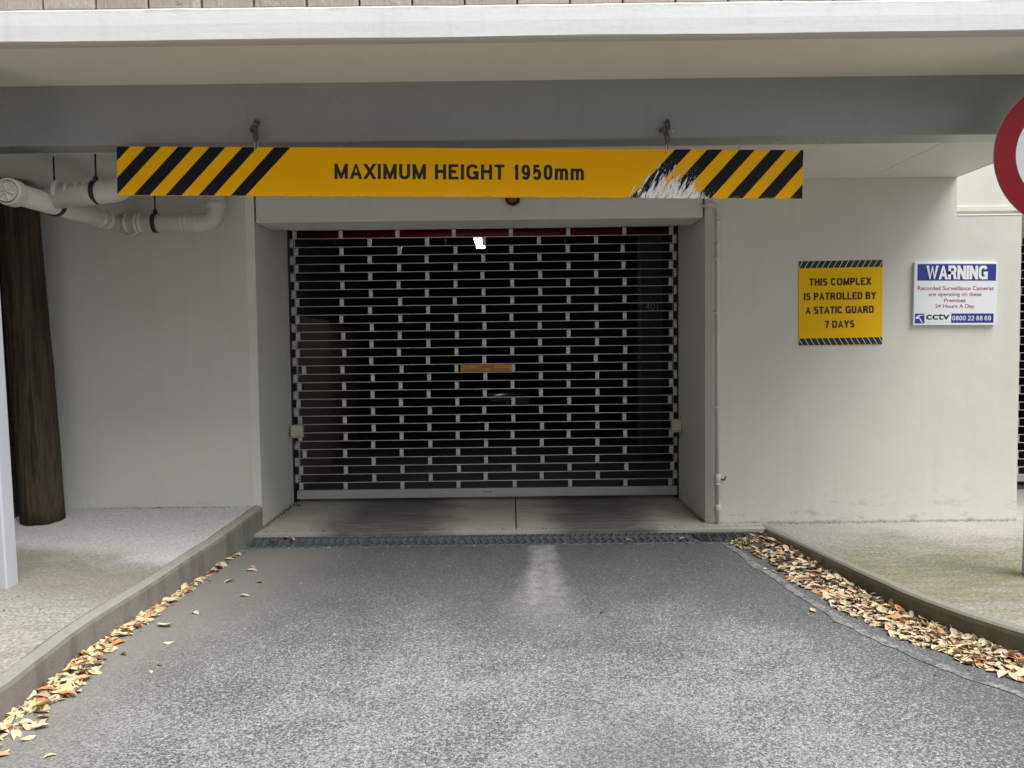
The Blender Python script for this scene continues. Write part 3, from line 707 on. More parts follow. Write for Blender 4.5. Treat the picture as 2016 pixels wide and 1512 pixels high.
# ================================================================== THINGS
# ---- steel posts that carry the beam
def post(px_edge, py, zf, side, label):
    b0 = on(px_edge, py, zf); s = .10
    x0 = b0.x - s if side < 0 else b0.x
    if side > 0: b0.y -= s
    r = root("steel_post", (x0 + s / 2, b0.y + s / 2, b0.z), label, "post", "steel posts under the beam")
    box("shaft", x0, x0 + s, b0.y, b0.y + s, b0.z - .01, ZSOF - .011, MAT["post"], r, .009, 3)
    box("cap_plate", x0 - .03, x0 + s + .03, b0.y - .03, b0.y + s + .03, ZSOF - .010, ZSOF - .001, MAT["post"], r)
    return r
pl_ = post(14, 1159, zL, -1, "blue-white square steel post on the dusty footpath by the timber pole")
pl_.rotation_euler = (0, R(-1.2), 0)
pr_ = post(2010, 1128, zR, 1, "grey-blue square steel post on the mossy footpath carrying the round sign")
pr_.rotation_euler = (0, R(1.1), 0)

# ---- timber pole
pb = on(86, 1031, zL); pb = UY(86, 1031, pb.y + .10); pb.z = zL(pb.y)
tp = root("timber_pole", pb, "thick dark weathered round timber pole leaning beside the cream wall", "pole")
bm = bmesh.new(); rings = []
for i in range(25):
    t = i / 24; z = t * (2.44 - pb.z) ; rad = lerp(.138, .132, t) + .003 * max(0, 1 - t * 9); rg = []
    for k in range(28):
        a = 2 * math.pi * k / 28
        rr = rad * (1 + .07 * mn.noise(Vector((math.cos(a) * 2, math.sin(a) * 2, z * .8))) + .06 * mn.noise(Vector((math.cos(a) * 7, math.sin(a) * 7, z * .9 + 4))) + .03 * mn.noise(Vector((math.cos(a) * 3, math.sin(a) * 3, z * 5))))
        rg.append(bm.verts.new((rr * math.cos(a) - .10 * t, rr * math.sin(a), z - .01 * (i == 0))))
    rings.append(rg)
for i in range(24):
    for k in range(28): bm.faces.new((rings[i][k], rings[i][(k + 1) % 28], rings[i + 1][(k + 1) % 28], rings[i + 1][k]))
bm.faces.new(rings[0][::-1]); bm.faces.new(rings[-1])
link("trunk", bm_mesh(bm, "trunk", MAT["pole_wood"], True), tp, pb)

# ---- waste pipes below the ceiling
ZP = 2.235
j0 = UY(18, 378, 4.33); ZP = j0.z
c45 = UY(228, 437, 5.36); rp = .061
DP = root("waste_pipe", (c45.x, 5.36, ZP), "cream plastic waste pipes with bends strapped below the ceiling", "pipe")
pw = Vector((c45.x + .03, YW - .002, ZP)); pe = Vector((j0.x, 4.33, ZP))
main_dir = (pe - Vector((c45.x, 5.36, ZP))).normalized()
M0 = Vector((c45.x, 5.36, ZP)); wallend = M0 - main_dir * ((YW - .004 - 5.36) / -main_dir.y * -1) if False else M0 + (M0 - pe).normalized() * (.235 / abs(main_dir.y))
tube("pipe", [wallend, pe], rp, MAT["pvc"], DP, 24)
# access cap that faces the drive
cap = lathe("access_cap", [(.001, -.026), (.050, -.026), (.052, -.030), (.057, -.030), (.058, -.008), (.063, -.008), (.064, -.022), (.072, -.022), (.076, -.012), (.076, .05), (.064, .06)], MAT["pvc"], DP, (pe.x, pe.y, pe.z), 'Y', 32, False)
for a in (0, 1, 2):
    an = R(20 + 60 * a); bb = box_bm(-.044, .044, -.006, .0, -.005, .005, .002)
    bmesh.ops.rotate(bb, verts=bb.verts, cent=(0, 0, 0), matrix=Matrix.Rotation(an, 3, 'Y'))
    link("cap_rib", bm_mesh(bb, "cap_rib", MAT["pvc"]), cap, (pe.x, pe.y - .026, pe.z))
def collar(pt, direc, r=.068, ln=.05):
    direc = Vector(direc).normalized(); pt = Vector(pt)
    tube("collar", [pt - direc * ln / 2, pt - direc * (ln / 2 - .006), pt + direc * (ln / 2 - .006), pt + direc * ln / 2], [r - .006, r, r, r - .006], MAT["pvc"], DP, 24)
# branch to the right (higher run): joins the main pipe near its cap
b1 = UY(60, 376, 4.66); b1 = Vector((j0.x + .03, 4.66, ZP + .055)); b2 = Vector((UY(246, 375, 4.68).x, 4.68, ZP + .068)); b3 = Vector((b2.x + .015, b2.y + .06, ZCEIL + .03))
tube("pipe", [b1 + Vector((0, -.01, -.03))] + bend(b1, b2, b3, .10, 8) + [b3], rp + .004, MAT["pvc"], DP, 24)
dx = Vector((1, 0, .02))
for s in (.06, .13, .20, .245): collar(b1 + (b2 - b1) * s * 2.0, b2 - b1, .0685 if s > .07 else .078, .018 if s > .07 else .03)
collar(b2 - Vector((.13, 0, 0)), b2 - b1, .0695, .05)
# branch that drops to the wall (lower run) with an elbow up
e1 = UY(425, 437, 5.42); e1.z = ZP - .005; s0 = M0 + Vector((.0, .02, 0)); e2 = Vector((e1.x, 5.44, ZCEIL - .002))
tube("pipe", [s0] + bend(s0, e1, e2, .105, 8) + [e2], rp, MAT["pvc"], DP, 24)
for t in (.10, .20, .24, .66, .70, .80): collar(s0 + (e1 - s0) * t, e1 - s0, .067, .022)
collar(e1 + Vector((0, .01, .125)), (0, 0, 1), .067, .05)
for t in (.12, .2): collar(M0 + (pe - M0) * t, main_dir, .067, .03)
collar(M0 - main_dir * .19, main_dir, .069, .04)
# straps and drop rods
def strap(c, direc, r, top):
    c = Vector(c); d_ = Vector(direc).normalized(); up = Vector((0, 0, 1)); sd = d_.cross(up).normalized(); up = sd.cross(d_)
    pts = [c + (sd * math.cos(2 * math.pi * k / 24) + up * math.sin(2 * math.pi * k / 24)) * (r + .003) for k in range(24)]
    V, Fc = [], []
    for p in pts:
        o_ = (p - c).normalized() * .004
        V += [p - d_ * .014 - o_, p - d_ * .014 + o_, p + d_ * .014 + o_, p + d_ * .014 - o_]
    for k in range(24):
        k2 = (k + 1) % 24
        for q in range(4): Fc.append((k * 4 + q, k * 4 + (q + 1) % 4, k2 * 4 + (q + 1) % 4, k2 * 4 + q))
    V = [v - c for v in V]
    s_ = link("strap", mesh("strap", V, Fc, MAT["strap"]), DP, c)
    tube("drop_rod", [c + up * (r - .005), Vector((c.x, c.y, top))], .0055, MAT["strap"], s_, 8)
    lathe("strap_nut", [(.016, 0), (.016, .018), (.008, .03)], MAT["strap"], s_, c + up * (r + .004), 'Z', 8, False)
    return s_
sp = b1 + (b2 - b1) * .62; strap(sp, dx, rp + .004, ZCEIL)
sp2 = s0 + (e1 - s0) * .385; strap(sp2, e1 - s0, rp, ZCEIL)
sp3 = M0 + (pe - M0) * .62; strap(sp3, main_dir, rp, ZCEIL)

# ---- height sign, hung on two chains
SW, SH, ST = 3.95, .2743, .012
tlc, trc = UY(229, 288, 4.40), UY(1582, 295, 4.40)
cen = (tlc + trc) / 2; tilt = 0.0; roll_ = math.atan2(tlc.z - trc.z, trc.x - tlc.x); SW = (trc - tlc).length
S = root("height_limit_sign", (0, 0, 0), "long yellow height sign with black stripes, scraped along its lower edge", "sign", rot=(tilt, roll_, 0))
up_l = (Matrix.Rotation(roll_, 3, 'Y') @ Matrix.Rotation(tilt, 3, 'X')) @ Vector((0, 0, 1))
S.rotation_mode = 'XYZ'
rm = S.rotation_euler.to_matrix(); S.location = cen - rm @ Vector((0, 0, SH / 2)); WORLD[S] = Vector((0, 0, 0))
def bow(x): return .004 * math.sin(x * 2.1 + .6)                     # board is not quite flat
def sheet(name, poly, y, mat, parent=S, nseg=0):
    return link(name, mesh(name, [(x, y, z) for x, z in poly], [tuple(range(len(poly)))], mat), parent)
bm = box_bm(-SW / 2, SW / 2, 0, ST, -SH / 2, SH / 2, .0015, 1); board = link("board", bm_mesh(bm, "board", MAT["sign_y"]), S)
def stripe(t0, t1, b0, b1_):
    poly = [(b0, -SH / 2), (b1_, -SH / 2), (t1, SH / 2), (t0, SH / 2)]
    e_ = .0012
    for ax, lim, kl_ in ((0, -SW / 2 + e_, False), (0, SW / 2 - e_, True), (1, -SH / 2 + e_, False), (1, SH / 2 - e_, True)):
        poly = clip(poly, ax, lim, kl_)
        if len(poly) < 3: return
    sheet("stripe", poly, -.0006, MAT["sign_k"])
ft = lambda px: (px - 229) / (1582 - 229) * SW - SW / 2
fb = lambda px: (px - 240) / (1575 - 240) * SW - SW / 2
z1 = lambda v: v / 2.88
L_top = [560, 650, 740, 828, 915, 1010, 1100, 1190, 1280, 1375, 1460, 1555, 1648]
for a, c2 in ((650, 740), (828, 915), (1010, 1100), (1190, 1280), (1375, 1460), (1555, 1648)):
    stripe(ft(z1(a)), ft(z1(c2)), fb(z1(a - 229)), fb(z1(c2 - 229 - (9 if c2 == 1648 else 0))))
z2 = lambda v: 1240 + v / 5.6
for a, c2 in ((500, 680), (855, 1025), (1210, 1380), (1555, 1725), (1890, 2065), (2240, 2400)):
    stripe(ft(z2(a)), ft(z2(c2)), fb(z2(a - 505)), fb(z2(c2 - 505)))
tx0, tx1 = ft(658), ft(1150)
for me_ in sign_text("MAXIMUM HEIGHT 1950mm", tx1 - tx0, .0852, MAT["ink"], .205, .15, .42, .17): link("word", me_, S, ((tx0 + tx1) / 2, -.0007, .004))
def stad(l, w_, n=8):
    pts = []
    for k in range(n + 1): a = math.pi * k / n; pts.append((w_ * math.cos(a), 0, l + w_ * math.sin(a)))
    for k in range(n + 1): a = math.pi + math.pi * k / n; pts.append((w_ * math.cos(a), 0, -l + w_ * math.sin(a)))
    return pts
v_, f_ = tube_data(stad(.011, .0105), .0050, 6, True); LINKM = mesh("chain_link", v_, f_, MAT["galv"], True)
v_, f_ = tube_data(stad(.016, .012), .0032, 6, True); SHACK = mesh("shackle", v_, f_, MAT["bright_steel"], True)
def chain(pxx, label):
    top = UY(pxx, 238, YB0 - .03); top.x += .004; xl = (pxx - 229) / 1353 * SW - SW / 2
    bot = S.location + rm @ Vector((xl, ST / 2, SH / 2 - .012))
    r = root("hanging_chain", top, label, "chain", "chains that carry the height sign")
    lathe("anchor_plate", [(.013, -.001), (.013, -.006), (.008, -.007), (.008, -.040), (.005, -.044)], MAT["galv"], r, (top.x, YB0 + .001, top.z), 'Y', 10, False)
    lathe("spare_bolt", [(.010, .0), (.010, -.012), (.006, -.022)], MAT["galv"], r, (top.x - .035, YB0 + .002, top.z - .045), 'Y', 8, False)
    lathe("plug", [(.007, .0), (.006, -.004)], MAT["bright_steel"], r, (top.x + .034, YB0 + .001, top.z - .052), 'Y', 8, False)
    lathe("plug", [(.007, .0), (.006, -.004)], MAT["bright_steel"], r, (top.x - .030, YB0 + .001, top.z - .012), 'Y', 8, False)
    n = 4; a = top + Vector((0, -.004, -.010)); b_ = bot + Vector((0, 0, .024))
    for k in range(n):
        p = a.lerp(b_, (k + .35) / n)
        link("chain_link", LINKM, r, p, (random.uniform(-.12, .12), random.uniform(-.2, .2), R(90) * (k % 2) + random.uniform(-.3, .3)), (1, 1, (a - b_).length / n / .030))
    link("chain_link", LINKM, r, a.lerp(b_, .3) + Vector((-.017, -.004, 0)), (0, .25, .7))
    link("shackle", SHACK, r, bot + Vector((0, 0, .012)), (0, .12, R(75)))
chain(503, "short dark chain above the unscraped striped end of the height sign")
chain(1313, "short rusty chain above the scraped striped end of the height sign")

# ---- roller grilles
rodv, rodf = tube_data([(-.5, 0, 0), (.5, 0, 0)], .0036, 10)
RODM = mesh("rod", rodv, rodf, MAT["alu"]); [setattr(p, "use_smooth", len(p.vertices) == 4) for p in RODM.polygons]
def link_mesh(h, wd):
    prof = []; n = 4                                            # four rolled ribs
    for k in range(n):
        z0 = k * h / n; hh = h / n
        for t, y in ((.06, .004), (.12, -.006), (.40, -.0125), (.72, -.007), (.80, .004)): prof.append((y, z0 + t * hh))
    V, Fc = [], []
    for (y, z) in prof: V += [(-wd / 2, y, z), (wd / 2, y, z)]
    m_ = len(prof)
    for (y, z) in prof[::-1]: V += [(-wd / 2, .008, z), (wd / 2, .008, z)]
    t = len(V) // 2
    for i in range(t):
        j = (i + 1) % t; Fc.append((2 * i, 2 * j, 2 * j + 1, 2 * i + 1))
    Fc.append(tuple(range(0, 2 * t, 2))); Fc.append(tuple(range(2 * t - 1, 0, -2)))
    me = mesh("link", V, Fc, MAT["alu_link"]); bm = bmesh.new(); bm.from_mesh(me); bmesh.ops.recalc_face_normals(bm, faces=bm.faces); bm.to_mesh(me); bm.free()
    return me
def grille(name, label, x0, x1, y, zt, zb, nrows, colA, colB, endA, endB, railb, shift={}):
    g = root(name, ((x0 + x1) / 2, y, 0), label, "roller grille", "roller grilles of the garage")
    pit = (zt - zb) / nrows; LM = link_mesh(pit * .97, .033)
    for k in range(-1, nrows + 1):
        z = zt - pit * k
        o = link("rod", RODM, g, ((x0 + x1) / 2, y, z + random.uniform(-.0006, .0006)), (0, random.uniform(-.0006, .0006), 0), (x1 - x0, 1, 1))
    for k in range(-1, nrows + 1):
        z = zt - pit * (k + 1)
        cols, ends = (colA, endA) if k % 2 == 0 else (colB, endB)
        sc_z = 1
        if k == nrows: sc_z = min(1, (zt - pit * k - railb[1]) / pit); z = railb[1] + .001
        for i, x in enumerate(list(cols) + list(ends)):
            x += random.gauss(0, .004) + shift.get((k, i), 0)
            link("link", LM, g, (x, y - .001, z + pit * .015), (0, 0, random.uniform(-.02, .02)), (1, 1, sc_z))
    box("bottom_rail", x0 + .02, x1 - .005, y - .022, y + .022, railb[0], railb[1], MAT["alu_rail"], g, .004)
    box("rail_lip", x0 + .021, x1 - .006, y - .027, y - .0225, railb[0], railb[0] + .012, MAT["alu_rail"], g, .001, 1)
    box("guide", x0 - .014, x0 + .022, y + .012, y + .05, 0.001, zt + .2, MAT["guide"], g, .003)
    box("guide", x1 - .022, x1 + .009, y + .012, y + .05, 0.001, zt + .2, MAT["guide"], g, .003)
    box("guide_lip", x0 - .0145, x0 + .004, y - .035, y + .0115, 0.001, zt + .2, MAT["guide"], g, .002)
    box("guide_lip", x1 - .004, x1 + .0095, y - .035, y + .0115, 0.001, zt + .2, MAT["guide"], g, .002)
    return g, pit
X_ = lambda px: UY(px, 700, YS).x
zt, zb = UY(953, 449.2, YS).z, UY(953, 946.4, YS).z
gx0, gx1 = XO0 + .035, XO1 - .018
G, pit = grille("roller_grille", "silver brick-pattern roller grille closing the car entrance below the height sign", X_(575), X_(1333), YS, zt, zb, 30,
     [X_(v) for v in (676, 788, 899, 1009, 1120, 1230)], [X_(v) for v in (732, 844, 954, 1064, 1175)], [X_(587), X_(1321)], [X_(579), X_(1330)],
     (UY(955, 977, YS).z, UY(955, 961, YS).z), {(8, 0): -.004, (12, 4): -.0, (16, 6): .05, (26, 6): .03, (11, 2): 0})
a, c2 = UY(907, 722, YS - .012), UY(1008, 736, YS - .012)
zm_ = zt - pit * 16.5 + .001; a.z = c2.z = zm_
wp = box("warning_plate", a.x, c2.x, YS - .016, YS - .012, (a.z + c2.z) / 2 - .030, (a.z + c2.z) / 2 + .030, MAT["warn_plate"], G, .001, 1)
wc = Vector(((a.x + c2.x) / 2, YS - .0167, (a.z + c2.z) / 2))
link("lettering", text_mesh("WARNING", .125, .017, MAT["ink_brown"], .02), wp, wc + Vector((0, 0, .010)))
for sx_ in (-1, 1):
    for r_ in range(2):
        box("fine_print", wc.x + sx_ * .11 - .08, wc.x + sx_ * .11 + .08, YS - .0165, YS - .0161, wc.z - .012 - r_ * .009, wc.z - .0085 - r_ * .009, MAT["ink_brown"], wp)
mk = UY(960, 968, YS - .023); box("maker_label", mk.x - .04, mk.x + .04, YS - .0235, YS - .0222, mk.z - .010, mk.z + .010, MAT["greyprint"], G)
Y2 = 7.0
grille("roller_grille", "silver roller grille of the neighbouring bay beyond the end of the signed wall", 4.10, 8.0, Y2, 2.33, .09, 30,
       [4.36 + .49 * k for k in range(8)], [4.605 + .49 * k for k in range(7)], [4.14, 7.95], [4.12, 7.97], (.035, .10))

# ---- little cream sensor boxes on the reveals
def sensor(px0, px1, py0, py1, label, side):
    y = 6.42; a, c2 = UY(px0, py0, y), UY(px1, py1, y)
    x0, x1 = (XO0 + .001, c2.x) if side < 0 else (a.x, XO1 - .001)
    r = root("sensor_box", ((x0 + x1) / 2, y + .05, c2.z), label, "sensor", "grille sensors")
    if side < 0: x0 = XO0 + .001; x1 = x0 + .10
    else: x1 = XO1 - .001; x0 = x1 - .08
    box("housing", x0, x1, y, y + .055, c2.z, a.z, MAT["box"], r, .006)
    cx = x1 - .012 if side < 0 else x0 + .012
    box("cover_seam", x0 + .006, x1 - .006, y - .0015, y - .0002, (a.z + c2.z) / 2 - .040, (a.z + c2.z) / 2 - .037, MAT["black"], r)
    lathe("cable", [(.006, 0), (.006, -.06)], MAT["black"], r, ((x0 + x1) / 2 + .02 * side, y + .03, c2.z + .001), 'Z', 8)
sensor(570, 593, 838, 862, "small cream sensor box on the reveal nearest the timber pole", -1)
sensor(1325, 1342, 826, 851, "small cream sensor box on the reveal nearest the wall signs", 1)

# ---- red light under the lintel
rl = UY(1009, 391, YW + .05); RL = root("warning_light", rl, "small round dark red light with black rim half hidden behind the height sign", "light")
lathe("rim", [(.053, 0), (.055, -.010), (.053, -.038), (.047, -.045), (.043, -.040)], MAT["black"], RL, rl, 'Y', 28)
lathe("lens", [(.0425, 0), (.0425, -.036), (.038, -.052), (.026, -.064), (.010, -.070), (.002, -.071)], MAT["redlens"], RL, rl, 'Y', 28)
box("clip", rl.x + .030, rl.x + .052, rl.y - .05, rl.y - .040, rl.z - .042, rl.z - .028, MAT["black"], RL, .002)

# ---- conduit beside the opening
cw = YW - .016
ct = UY(1413, 430, cw); cb = UY(1411.5, 1036, cw); cl = UY(1392, 404, YW + .03)
CD = root("wall_conduit", (ct.x, cw, 0), "thin cream conduit pipe with a tap running down beside the entrance", "pipe")
cx = ct.x
tube("pipe", [(cx, cw, .006), (cx, cw, ct.z)] + bend((cx, cw, ct.z), (cx, cw, cl.z), (cl.x - .02, cw + .028, cl.z), .06, 10) + [(cl.x - .03, cw + .06, cl.z - .004)], .0125, MAT["conduit"], CD, 12)
for py in (430, 508, 616, 802):
    z = UY(1413, py, cw).z
    c_ = box("saddle_clip", cx - .028, cx + .028, cw - .003, cw + .0155, z - .008, z + .008, MAT["conduit"], CD, .002, 1)
    lathe("clip_band", [(.016, -.009), (.017, -.006), (.017, .006), (.016, .009)], MAT["conduit"], c_, (cx, cw, z), 'Z', 14)
for py, ln, r_ in ((437, .03, .018), (482, .045, .017), (941, .06, .021), (953, .02, .018), (1000, .05, .020)):
    z = UY(1413, py, cw).z
    lathe("coupling", [(r_ - .004, -ln / 2), (r_, -ln / 2 + .005), (r_, ln / 2 - .005), (r_ - .004, ln / 2)], MAT["conduit"], CD, (cx, cw, z), 'Z', 16)
zt_ = UY(1413, 944, cw).z
tap = tube("tap_spindle", [(cx + .016, cw - .002, zt_), (cx + .042, cw - .004, zt_)], [.009, .005], MAT["galv"], CD, 8)
tube("tap_handle", [(cx + .044, cw - .004, zt_ - .006), (cx + .050, cw - .005, zt_ + .004), (cx + .062, cw - .006, zt_ + .024)], [.006, .007, .004], MAT["galv"], tap, 8)

# ---- guard panel
def panel_frame(pa, pb_, y):
    a, b_ = UY(*pa, y), UY(*pb_, y); return (a + b_) / 2, abs(b_.x - a.x), abs(a.z - b_.z)
c_, w0, h0 = panel_frame((1572.5, 514), (1736, 678), YW)
GP = root("guard_sign", (c_.x, YW - .006, c_.z), "square yellow guard notice with striped borders on the cream wall", "sign", rot=(0, -.006, 0)); WORLD[GP] = Vector((0, 0, 0))
link("panel", bm_mesh(box_bm(-w0 / 2, w0 / 2, 0, .005, -h0 / 2, h0 / 2, .001, 1), "panel", MAT["guard_y"]), GP)
bh = h0 * .082
for top in (1, -1):
    zc = top * (h0 / 2 - bh / 2 - .001)
    bd = sheet("border_band", [(-w0 / 2 + .001, zc - bh / 2), (w0 / 2 - .001, zc - bh / 2), (w0 / 2 - .001, zc + bh / 2), (-w0 / 2 + .001, zc + bh / 2)], -.0006, MAT["guard_k"], GP); WORLD[bd] = Vector((0, 0, 0))
    for k in range(15):
        x = -w0 / 2 + (k + .35) * w0 / 14.6; s_ = .030 * top
        pl = [(x - s_ / 2 - .0022, zc - bh / 2), (x - s_ / 2 + .0022, zc - bh / 2), (x + s_ / 2 + .0022, zc + bh / 2), (x + s_ / 2 - .0022, zc + bh / 2)]
        for ax, lim, kl_ in ((0, -w0 / 2 + .002, False), (0, w0 / 2 - .002, True)): pl = clip(pl, ax, lim, kl_)
        if len(pl) >= 3: sheet("slash", pl, -.0011, MAT["white_print"], bd)
for txt, ww, fy in (("THIS COMPLEX", 472, 405), ("IS PATROLLED BY", 552, 513), ("A STATIC GUARD", 522, 617), ("7 DAYS", 226, 725)):
    ctr = {"THIS COMPLEX": 596, "IS PATROLLED BY": 594, "A STATIC GUARD": 592, "7 DAYS": 593}[txt]
    for me_ in sign_text(txt, ww / 640 * w0, 56 / 640 * h0, MAT["guard_k"], .245, .10, .34, .17): link("word", me_, GP, ((ctr - 600) / 640 * w0, -.0007, -(fy - 564) / 636 * h0))

# ---- camera surveillance sign
yb = YW - .022
c_, w0, h0 = panel_frame((1800, 517), (1961, 639), yb)
CS = root("surveillance_sign", (c_.x, yb, c_.z), "white and blue camera surveillance warning board on the cream wall", "sign", rot=(0, .012, 0)); WORLD[CS] = Vector((0, 0, 0))
link("board", bm_mesh(box_bm(-w0 / 2, w0 / 2, 0, .0215, -h0 / 2, h0 / 2, .002, 1), "board", MAT["cctv_board"]), CS)
qx = lambda v: (v - 950) / 1570 * w0
qz = lambda v: -(v - 730) / 1170 * h0
def rect(name, x0, x1, y0, y1, mat, yy=-.0006, parent=CS): return sheet(name, [(qx(x0), qz(y1)), (qx(x1), qz(y1)), (qx(x1), qz(y0)), (qx(x0), qz(y0))], yy, mat, parent)
def word(t, x0, x1, y0, y1, mat, bold=0, yy=-.0007, sp_=1.0):
    w_, h_ = qx(x1) - qx(x0), qz(y0) - qz(y1); lc = ((qx(x0) + qx(x1)) / 2, yy, (qz(y0) + qz(y1)) / 2)
    if bold < 0:
        for me_ in sign_text(t, w_, h_, mat, -bold, .05 if bold < -.2 else .13, .26, -bold * (.66 if bold < -.2 else 1)): link("word", me_, CS, lc)
    else: link("lettering", text_mesh(t, w_, h_, mat, bold, sp_), CS, lc)
rect("header_band", 222, 1715, 180, 488, MAT["blue"])
word("WARNING", 400, 1570, 222, 472, MAT["ink"], -.245, -.0010)
word("WARNING", 390, 1555, 210, 465, MAT["white_print"], -.235, -.0020)
word("Recorded Surveillance Cameras", 235, 1675, 590, 665, MAT["crimson"], .012)
word("are operating on these", 445, 1450, 705, 795, MAT["crimson"], .012)
word("Premises", 740, 1150, 818, 890, MAT["crimson"], .012)
word("24 Hours A Day", 575, 1320, 925, 1015, MAT["crimson"], .012)
lg = rect("logo_square", 195, 375, 1100, 1285, MAT["blue"]); WORLD[lg] = Vector((0, 0, 0))
for pl in ([(205, 1175), (260, 1130), (372, 1118), (372, 1128), (300, 1140), (265, 1160), (300, 1185), (240, 1200), (205, 1195)], [(275, 1195), (300, 1190), (345, 1275), (330, 1278)]):
    sheet("logo_line", [(qx(x), qz(y)) for x, y in pl][::-1], -.0010, MAT["white_print"], lg)
word("cctv", 405, 855, 1100, 1215, MAT["ink"], .02)
word("SOLUTIONS", 405, 835, 1248, 1270, MAT["greyprint"], 0, -.0007, 1.5)
rect("number_band", 885, 1690, 1098, 1272, MAT["blue"])
word("0800 22 88 69", 905, 1640, 1142, 1228, MAT["white_print"], -.15, -.0011)

# ---- round red ring sign on its own pole
pq = on(2010, 1128, zR); YD = pq.y - .10 - .045
dq = UY(2097, 304, YD); rr = 139.6 * YD / F_PX
RS = root("round_road_sign", (dq.x, YD, dq.z), "round white sign with a broad red ring clamped to the grey-blue post", "sign")
lathe("disc", [(rr - .002, .003), (rr, .0015), (rr, -.0015), (rr - .002, -.003)], MAT["sign_edge"], RS, (dq.x, YD, dq.z), 'Y', 72, False)
def ring(name, r0, r1, y, mat):
    V, Fc = [], []; n = 80
    for k in range(n):
        a = 2 * math.pi * k / n; V += [(r0 * math.cos(a), 0, r0 * math.sin(a)), (r1 * math.cos(a), 0, r1 * math.sin(a))]
    for k in range(n): j = (k + 1) % n; Fc.append((2 * k, 2 * k + 1, 2 * j + 1, 2 * j))
    return link(name, mesh(name, V, Fc, mat), RS, (dq.x, y, dq.z))
ring("white_face", .0, rr * .70, YD - .0038, MAT["white_sheet"]); ring("red_ring", rr * .695, rr - .003, YD - .0045, MAT["ring"])
for dz in (-.17, .14): box("bracket", pq.x - .02, dq.x + .12, YD + .004, YD + .044, dq.z + dz, dq.z + dz + .035, MAT["pole_steel"], RS, .003)

# ---- drain grating: frame bars and pressed mesh, in separate lengths
def grate(x0, x1, curved, label):
    y0, y1 = 5.288, 5.450; z0, z1 = -.057, -.026; zz = lambda y: lerp(z0, z1, (y - y0) / (y1 - y0))
    r = root("drain_grate", ((x0 + x1) / 2, 5.37, -.034), label, "grating", "drain grates across the entrance")
    for y in (y0, y1):
        bm = box_bm(x0 + .003, x1 - .003, y - .005, y + .005, zz(y) - .03, zz(y), .001, 1)
        for v in bm.verts: v.co -= WORLD[r]
        link("frame_bar", bm_mesh(bm, "frame_bar", MAT["grate"]), r, WORLD[r])
    verts, faces = [], []
    def strip(pts, wd, ht):
        base = len(verts); n = len(pts)
        for i, p in enumerate(pts):
            t = (pts[min(i + 1, n - 1)] - pts[max(i - 1, 0)]).normalized(); s_ = Vector((-t.y, t.x, 0)) * wd / 2
            for q in (p + s_, p - s_, p - s_ - Vector((0, 0, ht)), p + s_ - Vector((0, 0, ht))): verts.append(q - WORLD[r])
        for i in range(n - 1):
            for q in range(4): faces.append((base + i * 4 + q, base + i * 4 + (q + 1) % 4, base + (i + 1) * 4 + (q + 1) % 4, base + (i + 1) * 4 + q))
        faces.append((base, base + 1, base + 2, base + 3)); faces.append((base + (n - 1) * 4 + 3, base + (n - 1) * 4 + 2, base + (n - 1) * 4 + 1, base + (n - 1) * 4))
    x = x0 + .03; step = .052 if curved else .0335
    rows_ = 3; dyy = (y1 - y0) / rows_
    while x < x1 - .02:
        if curved:
            for q in range(rows_):
                yy0 = y0 + q * dyy; off = .5 * step * (q % 2); sg = 1 if q % 2 == 0 else -1
                pts = [Vector((x + off + sg * .024 * math.sin(math.pi * t) + .012 * (t - .5), yy0 + dyy * t, zz(yy0 + dyy * t) + .004 * math.sin(math.pi * t))) for t in (0, .2, .4, .6, .8, 1)]
                strip(pts, .0085, .022)
        else:
            pts = [Vector((min(x1 - .004, max(x0 + .004, x + .055 * (.5 - t) * 2)), lerp(y0, y1, t), zz(lerp(y0, y1, t)) - .002)) for t in (0, .5, 1)]
            strip(pts, .004, .018)
        x += step
    x = x0 + .04
    while x < x1 - .01 and not curved:
        strip([Vector((x, y0, z0 + .0015)), Vector((x, y1, z1 + .0015))], .005, .02); x += .067
    o = link("mesh", mesh("grate_mesh", verts, faces, MAT["grate"]), r, WORLD[r]); o["kind"] = "stuff"
    if curved:
        for y in (y0 + dyy, y0 + 2 * dyy):
            bm = box_bm(x0 + .004, x1 - .004, y - .0025, y + .0025, zz(y) - .02, zz(y) - .001)
            for v in bm.verts: v.co -= WORLD[r]
            link("cross_bar", bm_mesh(bm, "cross_bar", MAT["grate"]), r, WORLD[r])
gx = [-1.905, -1.03, -.37, .40, 1.27]
LB = ["dark curved-rib drain grate against the dusty kerb", "dark curved-rib drain grate second from the dusty kerb", "dark curved-rib drain grate below the middle of the roller grille", "dark curved-rib drain grate beside the straight-bar grate"]
for k in range(4): grate(gx[k], gx[k + 1], True, LB[k])
grate(1.27, 1.86, False, "dark straight-bar mesh drain grate ending at the mossy kerb")
